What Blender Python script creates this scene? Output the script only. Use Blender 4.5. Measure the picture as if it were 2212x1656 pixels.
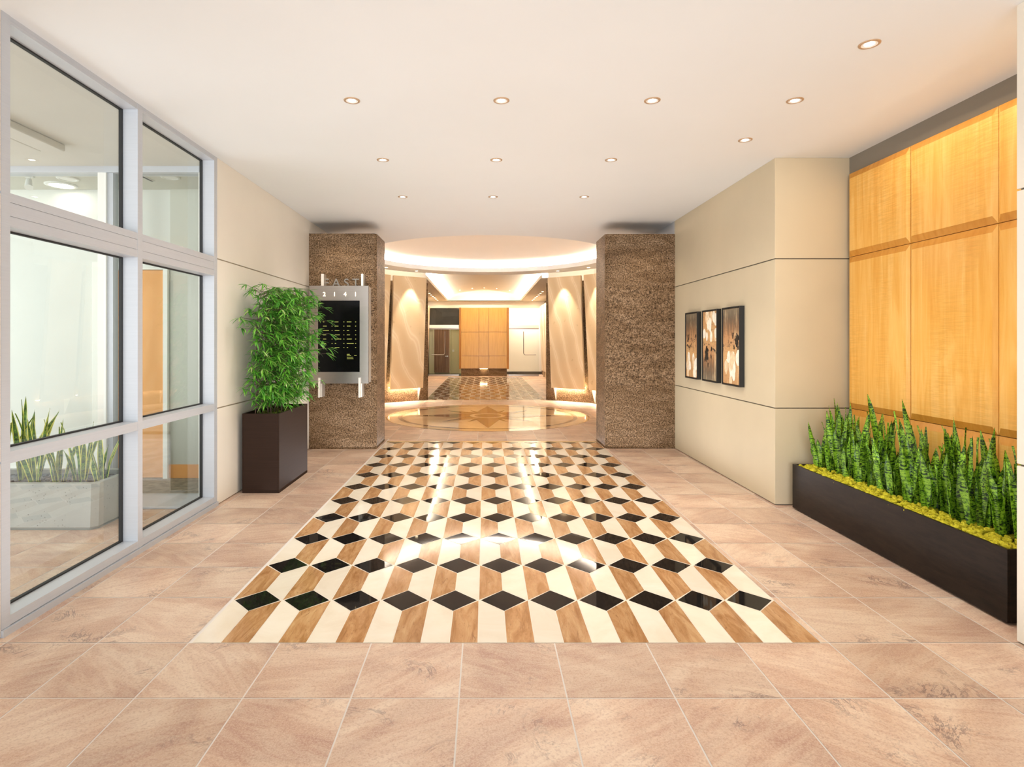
import bpy, bmesh, math, random
from math import sin, cos, pi, radians, sqrt, atan2
from mathutils import Vector, Matrix

for o in list(bpy.data.objects):
    bpy.data.objects.remove(o, do_unlink=True)
scene = bpy.context.scene
COL = scene.collection
rnd = random.Random(7)

# ------------------------------------------------------------------ camera
cam_d = bpy.data.cameras.new('camera')
cam = bpy.data.objects.new('camera', cam_d); COL.objects.link(cam)
cam.location = (0, 0, 1.5); cam.rotation_euler = (pi/2, 0, 0)
cam_d.sensor_width = 36; cam_d.lens = 1250/2212*36
cam_d.shift_x = 59/2212; cam_d.shift_y = -92/2212
cam_d.clip_start = 0.05; cam_d.clip_end = 200
scene.camera = cam

# ------------------------------------------------------------------ view, world
vs = scene.view_settings
vs.view_transform = 'Standard'; vs.look = 'None'; vs.gamma = 1.0; vs.use_curve_mapping = False
vs.exposure = 0.2
world = bpy.data.worlds.new('World'); scene.world = world; world.use_nodes = True
bg = world.node_tree.nodes['Background']
bg.inputs[0].default_value = (0.93, 0.97, 1.0, 1); bg.inputs[1].default_value = 1.15

# ------------------------------------------------------------------ lights helpers + main lights
def area(name, loc, rot, sx, sy, power, color=(1,1,1), spread=180):
    d = bpy.data.lights.new(name, 'AREA'); d.shape = 'RECTANGLE'; d.size = sx; d.size_y = sy
    d.energy = power; d.color = color; d.spread = radians(spread)
    o = bpy.data.objects.new(name, d); COL.objects.link(o); o.location = loc; o.rotation_euler = rot
    return o
def spot(name, loc, aim, power, size, color, blend=0.5, r=0.03):
    d = bpy.data.lights.new(name, 'SPOT'); d.energy = power; d.spot_size = radians(size); d.color = color
    d.spot_blend = blend; d.shadow_soft_size = r
    o = bpy.data.objects.new(name, d); COL.objects.link(o); o.location = loc
    o.rotation_euler = (Vector(aim)-Vector(loc)).to_track_quat('-Z', 'Y').to_euler()
    return o
WARM = (1.0, 0.82, 0.60); WARM2 = (1.0, 0.88, 0.72)
# added daylight fill for an unseen entrance, set low to brighten the ceiling
area('entrance_fill', (0.1, -14.0, 0.6), (radians(93), 0, 0), 13.0, 6.0, 2300, (0.90, 0.95, 1.0))
# upward fill lamps added just above the floor, standing in for bounced daylight
area('floor_fill', (0.1, 4.9, 0.03), (pi, 0, 0), 4.6, 7.6, 62, (0.96, 0.97, 1.0))
area('floor_fill', (0.1, 7.6, 0.03), (pi, 0, 0), 4.4, 3.0, 34, (0.96, 0.97, 1.0))
area('rotunda_floor_fill', (0.06, 11.2, 0.03), (pi, 0, 0), 3.6, 3.6, 30, (1.0, 0.93, 0.84))
# daylight from the outer glazing of the vestibule on the left
area('vestibule_daylight', (-7.15, 2.6, 1.55), (pi/2, 0, -pi/2), 6.5, 2.9, 150, (0.92, 0.96, 1.0))

# ------------------------------------------------------------------ node helpers
def mat(name, col=(.8,.8,.8), rough=.5, metal=0.0, spec=.5):
    m = bpy.data.materials.new(name); m.use_nodes = True
    b = m.node_tree.nodes['Principled BSDF']
    b.inputs['Base Color'].default_value = (*col, 1); b.inputs['Roughness'].default_value = rough
    b.inputs['Metallic'].default_value = metal
    b.inputs['Specular IOR Level'].default_value = spec
    return m
class NT:
    def __init__(s, m):
        s.m = m; s.t = m.node_tree; s.n = s.t.nodes; s.b = s.n['Principled BSDF']
    def new(s, typ, **kw):
        n = s.n.new(typ)
        for k, v in kw.items(): setattr(n, k, v)
        return n
    def link(s, a, b): s.t.links.new(a, b)
    def val(s, sock, v):
        if isinstance(v, bpy.types.NodeSocket): s.link(v, sock)
        else: sock.default_value = v
    def math(s, op, a, b=0.0, c=None, clamp=False):
        n = s.new('ShaderNodeMath', operation=op, use_clamp=clamp)
        s.val(n.inputs[0], a); s.val(n.inputs[1], b)
        if c is not None: s.val(n.inputs[2], c)
        return n.outputs[0]
    def vmath(s, op, a, b=(0,0,0)):
        n = s.new('ShaderNodeVectorMath', operation=op); s.val(n.inputs[0], a)
        if op == 'SCALE': s.val(n.inputs[3], b)
        else: s.val(n.inputs[1], b)
        return n.outputs[0]
    def coord(s, which='Object'): return s.new('ShaderNodeTexCoord').outputs[which]
    def mapping(s, v, loc=(0,0,0), rot=(0,0,0), scale=(1,1,1)):
        n = s.new('ShaderNodeMapping'); s.link(v, n.inputs[0])
        s.val(n.inputs[1], loc); s.val(n.inputs[2], rot); s.val(n.inputs[3], scale)
        return n.outputs[0]
    def noise(s, v, scale=5, detail=4, rough=.5, dist=0, out='Fac'):
        n = s.new('ShaderNodeTexNoise'); s.link(v, n.inputs['Vector'])
        n.inputs['Scale'].default_value = scale; n.inputs['Detail'].default_value = detail
        n.inputs['Roughness'].default_value = rough; n.inputs['Distortion'].default_value = dist
        return n.outputs[out]
    def voro(s, v, scale=5, out='Distance', feature='F1'):
        n = s.new('ShaderNodeTexVoronoi', feature=feature); s.link(v, n.inputs['Vector'])
        n.inputs['Scale'].default_value = scale
        return n.outputs[out]
    def ramp(s, f, stops, interp='LINEAR'):
        n = s.new('ShaderNodeValToRGB'); cr = n.color_ramp; cr.interpolation = interp
        s.link(f, n.inputs[0])
        while len(cr.elements) < len(stops): cr.elements.new(.5)
        for e, (p, c) in zip(cr.elements, stops):
            e.position = p; e.color = (*c, 1) if len(c) == 3 else c
        return n.outputs[0]
    def mix(s, f, a, b, mode='MIX'):
        n = s.new('ShaderNodeMix', data_type='RGBA', blend_type=mode)
        s.val(n.inputs[0], f)
        for sock, v in ((n.inputs[6], a), (n.inputs[7], b)):
            if isinstance(v, bpy.types.NodeSocket): s.link(v, sock)
            else: sock.default_value = (*v, 1)
        return n.outputs[2]
    def island(s): return s.new('ShaderNodeNewGeometry').outputs['Random Per Island']
    def base(s, c): s.link(c, s.b.inputs['Base Color'])
    def bump(s, h, strength=.2, dist=.01):
        n = s.new('ShaderNodeBump'); n.inputs['Strength'].default_value = strength
        n.inputs['Distance'].default_value = dist; s.link(h, n.inputs['Height'])
        s.link(n.outputs[0], s.b.inputs['Normal'])
    def island_coord(s, amount=13.0, which='Object'):
        r = s.island()
        c = s.new('ShaderNodeCombineXYZ')
        s.link(s.math('MULTIPLY', r, amount), c.inputs[0])
        s.link(s.math('MULTIPLY', s.math('FRACT', s.math('MULTIPLY', r, 7.31)), amount), c.inputs[1])
        s.link(s.math('MULTIPLY', s.math('FRACT', s.math('MULTIPLY', r, 17.77)), amount), c.inputs[2])
        return s.vmath('ADD', s.coord(which), c.outputs[0]), r

# ------------------------------------------------------------------ materials
M = {}
def m_plain(key, *a, **k): M[key] = mat(key, *a, **k); return M[key]

# pinkish slate floor tiles
m = mat('slate_tile', rough=.42, spec=.4); n = NT(m)
v, r = n.island_coord(20)
ang = n.math('MULTIPLY', n.math('SUBTRACT', r, .5), 1.6)
cz = n.new('ShaderNodeCombineXYZ'); n.link(ang, cz.inputs[2])
vr = n.mapping(v, rot=cz.outputs[0], scale=(1, 1, 1))
big = n.noise(vr, 1.6, 3, .5, 1.2)
strk = n.noise(n.mapping(vr, scale=(1, 5, 1)), 2.2, 5, .6, 1.6)
c1 = n.ramp(strk, [(.28, (.44, .235, .165)), (.44, (.57, .36, .25)), (.58, (.70, .53, .39)), (.72, (.54, .33, .235))])
c2 = n.ramp(big, [(.36, (.40, .24, .18)), (.5, (.60, .41, .295)), (.62, (.74, .59, .455))])
c = n.mix(.5, c1, c2)
grain = n.noise(v, 150, 3, .7)
c = n.mix(n.math('MULTIPLY', n.ramp(grain, [(.42, (0,0,0)), (.62, (1,1,1))]), .30), c, (.80, .66, .53))
grain2 = n.noise(v, 90, 2, .6)
c = n.mix(n.math('MULTIPLY', n.ramp(grain2, [(.36, (1,1,1)), (.48, (0,0,0))]), .28), c, (.34, .17, .12))
# dark mineral veins
ve = n.noise(vr, 3.5, 9, .75, 2.0)
line = n.ramp(ve, [(.475, (0,0,0)), (.498, (1,1,1)), (.505, (1,1,1)), (.53, (0,0,0))])
msk = n.ramp(n.noise(v, 2.3, 3, .6), [(.56, (0,0,0)), (.66, (1,1,1))])
c = n.mix(n.math('MULTIPLY', n.math('MULTIPLY', line, msk), .85), c, (.15, .10, .10))
sh = n.math('MULTIPLY_ADD', n.math('FRACT', n.math('MULTIPLY', r, 31.7)), .22, .89)
hs = n.new('ShaderNodeHueSaturation'); n.link(c, hs.inputs['Color']); n.link(sh, hs.inputs['Value']); 
n.base(hs.outputs[0]); n.bump(grain, .12, .002)
M['slate'] = m
m_plain('grout', (.74, .68, .62), .8)
m_plain('grout_light', (.80, .72, .60), .7)

# inlay stones
def stone(key, a, b, c_, rough=.07, scale=3, stretch=(1,1,1), veins=None, amount=9):
    m = mat(key, rough=rough); n = NT(m)
    v, r = n.island_coord(amount)
    f = n.noise(n.mapping(v, scale=stretch), scale, 7, .65, .8)
    col = n.ramp(f, [(.3, a), (.5, b), (.7, c_)])
    if veins:
        f2 = n.noise(n.mapping(v, scale=stretch), scale*3, 6, .7, 1.5)
        col = n.mix(n.ramp(f2, [(.55, (0,0,0)), (.68, (.8,.8,.8))]), col, veins)
    s = n.math('MULTIPLY_ADD', r, .18, .9)
    hs = n.new('ShaderNodeHueSaturation'); n.link(col, hs.inputs['Color']); n.link(s, hs.inputs['Value'])
    n.base(hs.outputs[0]); M[key] = m; return m
stone('cream_marble', (.80,.69,.54), (.86,.77,.63), (.90,.83,.71), .08, 2.5)
stone('tan_travertine', (.33,.15,.055), (.50,.265,.115), (.64,.40,.20), .10, 3.6, (5, 1, 1), (.30,.145,.065))
stone('black_granite', (.010,.008,.007), (.012,.010,.009), (.022,.018,.016), .035, 40); M['black_granite'].node_tree.nodes['Principled BSDF'].inputs['Specular IOR Level'].default_value = .12
stone('gold_stone', (.42,.27,.10), (.52,.36,.15), (.60,.44,.2), .10, 4)
stone('brown_marble', (.13,.055,.03), (.19,.085,.05), (.24,.12,.07), .07, 4)
stone('medallion_cream', (.66,.47,.27), (.72,.53,.32), (.77,.58,.37), .06, 2)
stone('medallion_tan', (.33,.165,.065), (.38,.20,.085), (.43,.24,.11), .07, 3)

for k_ in ('medallion_cream', 'medallion_tan', 'brown_marble', 'tan_travertine', 'cream_marble'):
    M[k_].node_tree.nodes['Principled BSDF'].inputs['Specular IOR Level'].default_value = .34
# granite pillars
def granite(key, tint=1.0, rough=.5, warm=0):
    m = mat(key, rough=rough, spec=.08); n = NT(m)
    v, r = n.island_coord(6)
    sp = n.noise(v, 62, 4, .8, .3)
    col = n.ramp(sp, [(.36, (.020*tint,.013*tint,.008*tint)), (.45, (.12*tint,.075*tint,.042*tint)),
                      (.53, (.27*tint,.175*tint,.10*tint)), (.64, (.46*tint,.31*tint,.20*tint))])
    wv = n.noise(n.mapping(v, rot=(0,.25,0), scale=(1.0, 1.0, 3.4)), 1.7, 6, .65, 1.3)
    dk = n.ramp(wv, [(.36, (.62,.57,.50)), (.5, (.86,.83,.78)), (.6, (1,1,1))])
    col = n.mix(1.0, col, dk, 'MULTIPLY')
    n.base(col); M[key] = m
granite('granite', .95)
granite('granite_red', .85, .5)

# leaning travertine slabs
m = mat('travertine_slab', rough=.3); n = NT(m)
v, r = n.island_coord(8)
w = n.new('ShaderNodeTexWave', wave_type='BANDS'); n.link(n.mapping(v, rot=(.2, .5, .3), scale=(1, 1, .55)), w.inputs[0])
w.inputs['Scale'].default_value = 1.0; w.inputs['Distortion'].default_value = 9; w.inputs['Detail'].default_value = 3
w.inputs['Detail Scale'].default_value = .7
c = n.ramp(w.outputs['Fac'], [(0, (.70,.53,.32)), (.55, (.73,.57,.36)), (.88, (.77,.61,.40)), (.97, (.86,.73,.54)), (1, (.78,.62,.42))])
sp = n.noise(v, 5, 6, .7)
c = n.mix(n.ramp(sp, [(.62, (0,0,0)), (.72, (.5,.5,.5))]), c, (.40,.26,.11))
n.base(c); M['travertine'] = m

# plaster / panels
def plaster(key, col, var=.03, rough=.6, scale=1.2, spec=.3):
    m = mat(key, rough=rough, spec=spec); n = NT(m)
    f = n.noise(n.coord(), scale, 4, .55)
    lo = tuple(x*(1-var) for x in col); hi = tuple(min(1, x*(1+var)) for x in col)
    n.base(n.ramp(f, [(.35, lo), (.65, hi)]))
    n.bump(n.noise(n.coord(), 260, 2, .5), .05, .001)
    M[key] = m
plaster('ceiling_paint', (.80,.805,.80), .008)
plaster('wall_beige', (.60,.51,.355), .035, .5)
plaster('wall_cream', (.82,.76,.66), .02, .5)
plaster('fascia_taupe', (.235,.205,.165), .03, .7)
plaster('vestibule_wall', (.74,.73,.69), .02, .7)
plaster('vestibule_ceiling', (.62,.60,.54), .03, .8)
plaster('vestibule_grey', (.62,.60,.53), .02, .8)
plaster('dome_paint', (.86,.80,.74), .01)
plaster('vault_paint', (.88,.82,.72), .01)
plaster('slot_paint', (.90,.85,.78), .01)
m_plain('joint_dark', (.16,.135,.10), .8)
m_plain('joint_tan', (.42,.35,.26), .8)

# figured maple panels
def wood(key, a, b, c_, rough=.28, fig=True, stretch=(14,14,1.0), scale=1.4):
    m = mat(key, rough=rough, spec=.4); n = NT(m)
    v, r = n.island_coord(5)
    g = n.noise(n.mapping(v, scale=stretch), scale, 6, .6, .5)
    col = n.ramp(g, [(.3, a), (.5, b), (.72, c_)])
    if fig:
        f = n.noise(n.mapping(v, scale=(3, 3, 46)), 1.0, 4, .6, 2.2)
        mk = n.noise(n.mapping(v, scale=(2.6, 2.6, .7)), 1.0, 3, .5)
        k = n.math('MULTIPLY', n.ramp(f, [(.42, (0,0,0)), (.58, (1,1,1))]), n.ramp(mk, [(.42, (.05,.05,.05)), (.62, (.75,.75,.75))]))
        col = n.mix(n.math('MULTIPLY', k, .5), col, tuple(x*.72 for x in a))
        bl = n.noise(n.mapping(v, scale=(4, 4, 1.4)), 1.0, 4, .55, 1)
        col = n.mix(n.ramp(bl, [(.56, (0,0,0)), (.74, (.5,.5,.5))]), col, tuple(min(1, x*1.12) for x in c_))
    n.base(col); M[key] = m
wood('maple', (.80,.38,.06), (.87,.475,.105), (.92,.57,.18))
wood('maple_edge', (.58,.235,.028), (.66,.29,.04), (.70,.33,.06), fig=False)
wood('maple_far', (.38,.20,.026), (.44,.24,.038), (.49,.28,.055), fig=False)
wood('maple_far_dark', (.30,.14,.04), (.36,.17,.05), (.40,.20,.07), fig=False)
wood('orange_door', (.80,.33,.09), (.86,.39,.12), (.90,.44,.16), .5, fig=False, stretch=(3,3,1), scale=1)
wood('walnut_door', (.16,.075,.035), (.28,.14,.07), (.40,.22,.12), .3, fig=False, stretch=(26,26,.8), scale=1)

# metals, glass
def brushed(key, col, rough=.3, stretch=(2, 2, 90), var=.12, metal=1.0):
    m = mat(key, col, rough, metal); n = NT(m)
    f = n.noise(n.mapping(n.coord(), scale=stretch), 3, 4, .6)
    n.base(n.ramp(f, [(.3, tuple(x*(1-var) for x in col)), (.7, tuple(min(1, x*(1+var)) for x in col))]))
    M[key] = m
brushed('aluminium', (.53,.55,.585), .45, (1,1,60), .03, .2)
brushed('steel', (.36,.32,.285), .26, (1, 1, 120), .10, .95)
brushed('steel_light', (.85,.80,.72), .3, (1,1,40), .04, .6)
brushed('nickel', (.42,.38,.34), .3, (1,1,30), .05, 1)
m_plain('gasket', (.015,.015,.015), .6)
m_plain('black_frame', (.010,.009,.008), .45)
m_plain('bronze_box', (.060,.040,.030), .38, 0.25)
brushed('bronze', (.034,.019,.013), .5, (1,1,70), .10, 0.0); M['bronze'].node_tree.nodes['Principled BSDF'].inputs['Specular IOR Level'].default_value = .07
m = mat('black_planter', (.018,.012,.009), .30, 0, .13); n = NT(m)
n.base(n.ramp(n.noise(n.mapping(n.coord(), scale=(1,1,6)), 6, 6, .7), [(.3, (.010,.007,.006)), (.7, (.026,.017,.012))])); M['ebony'] = m
def glass(key, tint=(1,1,1), refl=.9, rough=.0):
    m = bpy.data.materials.new(key); m.use_nodes = True; t = m.node_tree; t.nodes.clear()
    o = t.nodes.new('ShaderNodeOutputMaterial'); mx = t.nodes.new('ShaderNodeMixShader')
    tr = t.nodes.new('ShaderNodeBsdfTransparent'); gl = t.nodes.new('ShaderNodeBsdfGlossy'); fr = t.nodes.new('ShaderNodeFresnel')
    fr.inputs[0].default_value = 1.35
    mu = t.nodes.new('ShaderNodeMath'); mu.operation = 'MULTIPLY'; mu.inputs[1].default_value = refl
    t.links.new(fr.outputs[0], mu.inputs[0])
    tr.inputs[0].default_value = (*tint, 1); gl.inputs['Roughness'].default_value = rough
    t.links.new(mu.outputs[0], mx.inputs[0]); t.links.new(tr.outputs[0], mx.inputs[1]); t.links.new(gl.outputs[0], mx.inputs[2])
    t.links.new(mx.outputs[0], o.inputs[0]); M[key] = m
glass('glass', (.97,.985,.975), .12)
glass('glass_far', (.96,.97,.95), .8)
m_plain('glass_edge', (.30,.42,.38), .2)
def emit(key, col, strength):
    m = mat(key, col, .5); b = m.node_tree.nodes['Principled BSDF']
    b.inputs['Emission Color'].default_value = (*col, 1); b.inputs['Emission Strength'].default_value = strength
    M[key] = m
emit('lamp_white', (1,.93,.82), 14)
emit('lamp_warm', (1,.80,.50), 22)
emit('cove_tape', (1,.90,.78), 30)
emit('cove_tape_vault', (1,.89,.74), 30)
emit('slot_tape', (1,.86,.66), 40)
emit('under_tape', (1,.88,.62), 60)
emit('sign_digit', (1,.78,.5), 3.0)
emit('directory_text', (.42,.46,.10), .35)
m_plain('trim_bronze', (.50,.33,.20), .35, .3)
m_plain('trim_white', (.85,.80,.74), .5)
m_plain('screen_black', (.003,.003,.003), .12, 0, .15)
m_plain('white_plastic', (.85,.84,.80), .5)
m_plain('charcoal', (.03,.03,.032), .6)
m_plain('letter_grey', (.27,.25,.22), .4, .3)
plaster('carpet', (.30,.25,.18), .25, .95, 14)
plaster('far_room_wall', (.72,.66,.42), .02, .8)
plaster('far_room_white', (.90,.85,.76), .01, .7)
plaster('far_floor', (.16,.17,.12), .1, .5)
plaster('far_dark', (.07,.055,.04), .3, .3)
m_plain('white_trim', (.88,.87,.82), .5)

# concrete
m = mat('concrete', rough=.8); n = NT(m)
f = n.noise(n.coord(), 2.5, 6, .6)
c = n.ramp(f, [(.3, (.33,.345,.32)), (.7, (.43,.445,.415))])
pit = n.voro(n.coord(), 42); pm = n.noise(n.coord(), 7, 2)
k = n.math('MULTIPLY', n.ramp(pit, [(.12, (1,1,1)), (.2, (0,0,0))]), n.ramp(pm, [(.5, (0,0,0)), (.56, (1,1,1))]))
n.base(n.mix(k, c, (.20,.20,.17))); n.bump(n.math('MULTIPLY', k, -1.0), .5, .004); M['concrete'] = m

# plants
def leaf_mat(key, kind):
    m = mat(key, rough=.32); n = NT(m)
    uv = n.coord('UV'); r = n.island()
    sx = n.new('ShaderNodeSeparateXYZ'); n.link(uv, sx.inputs[0]); u, vv = sx.outputs[0], sx.outputs[1]
    edge = n.math('ABSOLUTE', n.math('SUBTRACT', u, .5))       # 0 middle .5 edge
    cmb = n.new('ShaderNodeCombineXYZ'); n.link(n.math('MULTIPLY', edge, 2.2), cmb.inputs[0])
    n.link(n.math('MULTIPLY', vv, 34 if kind == 'banded' else 16), cmb.inputs[1]); n.link(n.math('MULTIPLY', r, 40), cmb.inputs[2])
    f = n.noise(cmb.outputs[0], 1.15, 4, .65, .6)
    if kind == 'banded':
        c = n.ramp(f, [(.40, (.010,.034,.010)), (.455, (.04,.13,.014)), (.50, (.22,.48,.022)), (.62, (.42,.72,.06))])
        br = n.math('MULTIPLY_ADD', n.math('FRACT', n.math('MULTIPLY', r, 9.13)), .95, .55)
        hs = n.new('ShaderNodeHueSaturation'); n.link(c, hs.inputs['Color']); n.link(br, hs.inputs['Value']); c = hs.outputs[0]
        c = n.mix(n.ramp(edge, [(.44, (0,0,0)), (.48, (.7,.7,.7))]), c, (.03,.07,.01))
    elif kind == 'variegated':
        c = n.ramp(f, [(.38, (.012,.05,.012)), (.5, (.05,.16,.02)), (.62, (.20,.36,.04))])
        c = n.mix(n.ramp(edge, [(.30, (0,0,0)), (.36, (1,1,1))]), c, (.72,.72,.16))
    else:
        c = n.ramp(r, [(0, (.03,.15,.015)), (.35, (.075,.32,.03)), (.7, (.18,.52,.05)), (.93, (.34,.68,.11)), (1, (.60,.60,.28))])
        c = n.mix(n.ramp(edge, [(.03, (.5,.5,.5)), (.08, (0,0,0))]), c, (.30,.50,.12))
    n.base(c)
    out = n.n['Material Output']; tl = n.new('ShaderNodeBsdfTranslucent'); n.link(c, tl.inputs[0])
    mx = n.new('ShaderNodeMixShader'); mx.inputs[0].default_value = .22
    n.link(n.b.outputs[0], mx.inputs[1]); n.link(tl.outputs[0], mx.inputs[2]); n.link(mx.outputs[0], out.inputs[0])
    M[key] = m
leaf_mat('leaf_banded', 'banded'); leaf_mat('leaf_variegated', 'variegated'); leaf_mat('leaf_bamboo', 'bamboo')
m = mat('yellow_moss', rough=.9); n = NT(m)
f = n.noise(n.coord(), 60, 5, .7); r = n.island()
c = n.ramp(f, [(.30, (.36,.30,.006)), (.46, (.80,.70,.015)), (.64, (.98,.90,.06))])
n.base(c); n.bump(n.noise(n.coord(), 150, 4, .8), .9, .012); M['moss'] = m
plaster('green_moss', (.13,.17,.03), .5, .95, 30)
m_plain('cane', (.10,.06,.035), .6)
m_plain('soil', (.05,.035,.025), .95)
m_plain('pebble', (.20,.21,.22), .6)

# ------------------------------------------------------------------ mesh helpers
class MB:
    def __init__(s): s.v = []; s.f = []; s.mi = []; s.uv = []; s.sm = []
    def face(s, pts, mi=0, uv=None, smooth=False):
        i = len(s.v); s.v += [tuple(p) for p in pts]; s.f.append(list(range(i, i+len(pts)))); s.mi.append(mi)
        s.uv.append(uv or [(0, 0)]*len(pts)); s.sm.append(smooth)
    def grid(s, rows, mi=0, uvs=None, closed=False, smooth=True):
        b = len(s.v); R = len(rows); C = len(rows[0])
        for row in rows: s.v += [tuple(p) for p in row]
        for i in range(R-1):
            for j in range(C if closed else C-1):
                k = (j+1) % C
                idx = [b+i*C+j, b+i*C+k, b+(i+1)*C+k, b+(i+1)*C+j]
                s.f.append(idx); s.mi.append(mi); s.sm.append(smooth)
                if uvs: s.uv.append([uvs[i][j], uvs[i][k], uvs[i+1][k], uvs[i+1][j]])
                else: s.uv.append([(0,0)]*4)
    def box(s, x0, x1, y0, y1, z0, z1, mi=0):
        s.hexa([(x0,y0,z0),(x1,y0,z0),(x1,y1,z0),(x0,y1,z0)], [(x0,y0,z1),(x1,y0,z1),(x1,y1,z1),(x0,y1,z1)], mi)
    def hexa(s, bot, top, mi=0):
        b = len(s.v); k = len(bot); s.v += [tuple(p) for p in bot]+[tuple(p) for p in top]
        fs = [list(range(b+k-1, b-1, -1)), list(range(b+k, b+2*k))]
        for i in range(k): fs.append([b+i, b+(i+1) % k, b+k+(i+1) % k, b+k+i])
        for f in fs: s.f.append(f); s.mi.append(mi); s.uv.append([(0,0)]*len(f)); s.sm.append(False)
    def prism(s, poly, z0, z1, mi=0):
        s.hexa([(x,y,z0) for x,y in poly], [(x,y,z1) for x,y in poly], mi)
    def cyl(s, p0, p1, r0, r1=None, seg=16, mi=0, smooth=True):
        r1 = r0 if r1 is None else r1
        p0 = Vector(p0); p1 = Vector(p1); d = (p1-p0).normalized()
        a = d.orthogonal().normalized(); c = d.cross(a)
        r_ = lambda p, r: [p+a*(r*cos(2*pi*i/seg))+c*(r*sin(2*pi*i/seg)) for i in range(seg)]
        A, B = r_(p0, r0), r_(p1, r1)
        s.grid([A, B], mi, closed=True, smooth=smooth)
        s.face(A[::-1], mi); s.face(B, mi)
    def tube(s, pts, r, seg=8, mi=0):
        rows = []; pts = [Vector(p) for p in pts]; ref = None
        rs = r if isinstance(r, (list, tuple)) else [r]*len(pts)
        for i, p in enumerate(pts):
            d = (pts[min(i+1, len(pts)-1)]-pts[max(i-1, 0)]).normalized()
            if ref is None: ref = d.orthogonal().normalized()
            a = (ref-d*ref.dot(d)).normalized(); ref = a; c = d.cross(a)
            rows.append([p+a*(rs[i]*cos(2*pi*j/seg))+c*(rs[i]*sin(2*pi*j/seg)) for j in range(seg)])
        s.grid(rows, mi, closed=True); s.face(rows[0][::-1], mi); s.face(rows[-1], mi)
    def lathe(s, prof, c=(0,0), seg=32, mi=0, smooth=True):
        rows = [[(c[0]+r*cos(2*pi*j/seg), c[1]+r*sin(2*pi*j/seg), z) for j in range(seg)] for r, z in prof]
        s.grid(rows, mi, closed=True, smooth=smooth)

def wloc(p):
    v = Vector((0,0,0))
    while p is not None: v += p.location; p = p.parent
    return v
def obj(name, mb, mats, parent=None, bevel=0, loc=None):
    me = bpy.data.meshes.new(name)
    off = wloc(parent) if parent is not None else Vector(loc or (0,0,0))
    me.from_pydata([tuple(Vector(p)-off) for p in mb.v], [], mb.f)
    if not isinstance(mats, (list, tuple)): mats = [mats]
    for k in mats: me.materials.append(M[k])
    me.polygons.foreach_set('material_index', mb.mi)
    me.polygons.foreach_set('use_smooth', mb.sm)
    if any(u != (0,0) for f in mb.uv[:3] for u in f):
        ul = me.uv_layers.new(name='UVMap'); flat = [c for f in mb.uv for u in f for c in u]
        ul.data.foreach_set('uv', flat)
    me.validate(); me.update()
    o = bpy.data.objects.new(name, me); COL.objects.link(o)
    if parent is not None: o.parent = parent
    elif loc is not None: o.location = loc
    if bevel:
        b = o.modifiers.new('bevel', 'BEVEL'); b.width = bevel; b.segments = 2; b.limit_method = 'ANGLE'; b.angle_limit = radians(50)
    return o
def thing(name, label, cat, loc=(0,0,0), group=None):
    o = bpy.data.objects.new(name, None); COL.objects.link(o); o.location = loc; o.empty_display_size = .1
    tag(o, label, cat, group); return o
def tag(o, label, cat, group=None, kind=None):
    o['label'] = label; o['category'] = cat
    if group: o['group'] = group
    if kind: o['kind'] = kind
    return o
def struct(name, mb, mats, label=None, cat=None, bevel=0):
    if mb is None:
        o = bpy.data.objects.new(name, None); COL.objects.link(o); o.empty_display_size = .1
    else: o = obj(name, mb, mats, None, bevel)
    o['kind'] = 'structure'
    if label: o['label'] = label; o['category'] = cat
    return o
def boxobj(name, dims, mats, parent, bevel=0):
    mb = MB(); mb.box(*dims); return obj(name, mb, mats, parent, bevel)

H = 3.17                       # ceiling height
XL, XR, XA = -2.44, 2.65, 3.33 # left wall, right wall, alcove back
CX, CY = 0.06, 11.6            # rotunda centre

# ================================================================== FLOOR
INX0, INX1, INY0, INY1 = -1.456, 1.673, 2.876, 8.66
TP = 0.4545
mb = MB()
mb.box(-7.2, 4.2, -2.5, 26.6, -.12, -.0012, 1)
xs = [-0.108+TP*k for k in range(-15, 10)]
ys = [2.43-TP*k for k in range(12, 0, -1)]+[2.43, 2.876, 3.384]+[3.384+TP*k for k in range(1, 50)]
g = .0034
def tile(x0, x1, y0, y1):
    if x1-x0 > .03 and y1-y0 > .03:
        mb.face([(x0+g,y0+g,0),(x1-g,y0+g,0),(x1-g,y1-g,0),(x0+g,y1-g,0)])
holes = [(INX0, INX1, INY0, INY1), (-1.5, 1.53, 14.7, 24.0)]
def cutspan(a0, a1, b0, b1):
    out = []
    if a0 < b0: out.append((a0, min(a1, b0)))
    if a1 > b1: out.append((max(a0, b1), a1))
    return out
for i in range(len(xs)-1):
    for j in range(len(ys)-1):
        x0, x1, y0, y1 = xs[i], xs[i+1], ys[j], ys[j+1]
        rects = [(x0, x1, y0, y1)]
        for h0, h1, k0, k1 in holes:
            new = []
            for (a, b, c_, d) in rects:
                if b <= h0 or a >= h1 or d <= k0 or c_ >= k1: new.append((a, b, c_, d)); continue
                for (p, q) in cutspan(a, b, h0, h1): new.append((p, q, c_, d))
                p, q = max(a, h0), min(b, h1)
                for (s_, t_) in cutspan(c_, d, k0, k1): new.append((p, q, s_, t_))
            rects = new
        for rr in rects: tile(*rr)
floor = struct('floor', mb, ['slate', 'grout'], 'pinkish slate tile floor running through the lobby', 'floor')

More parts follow.
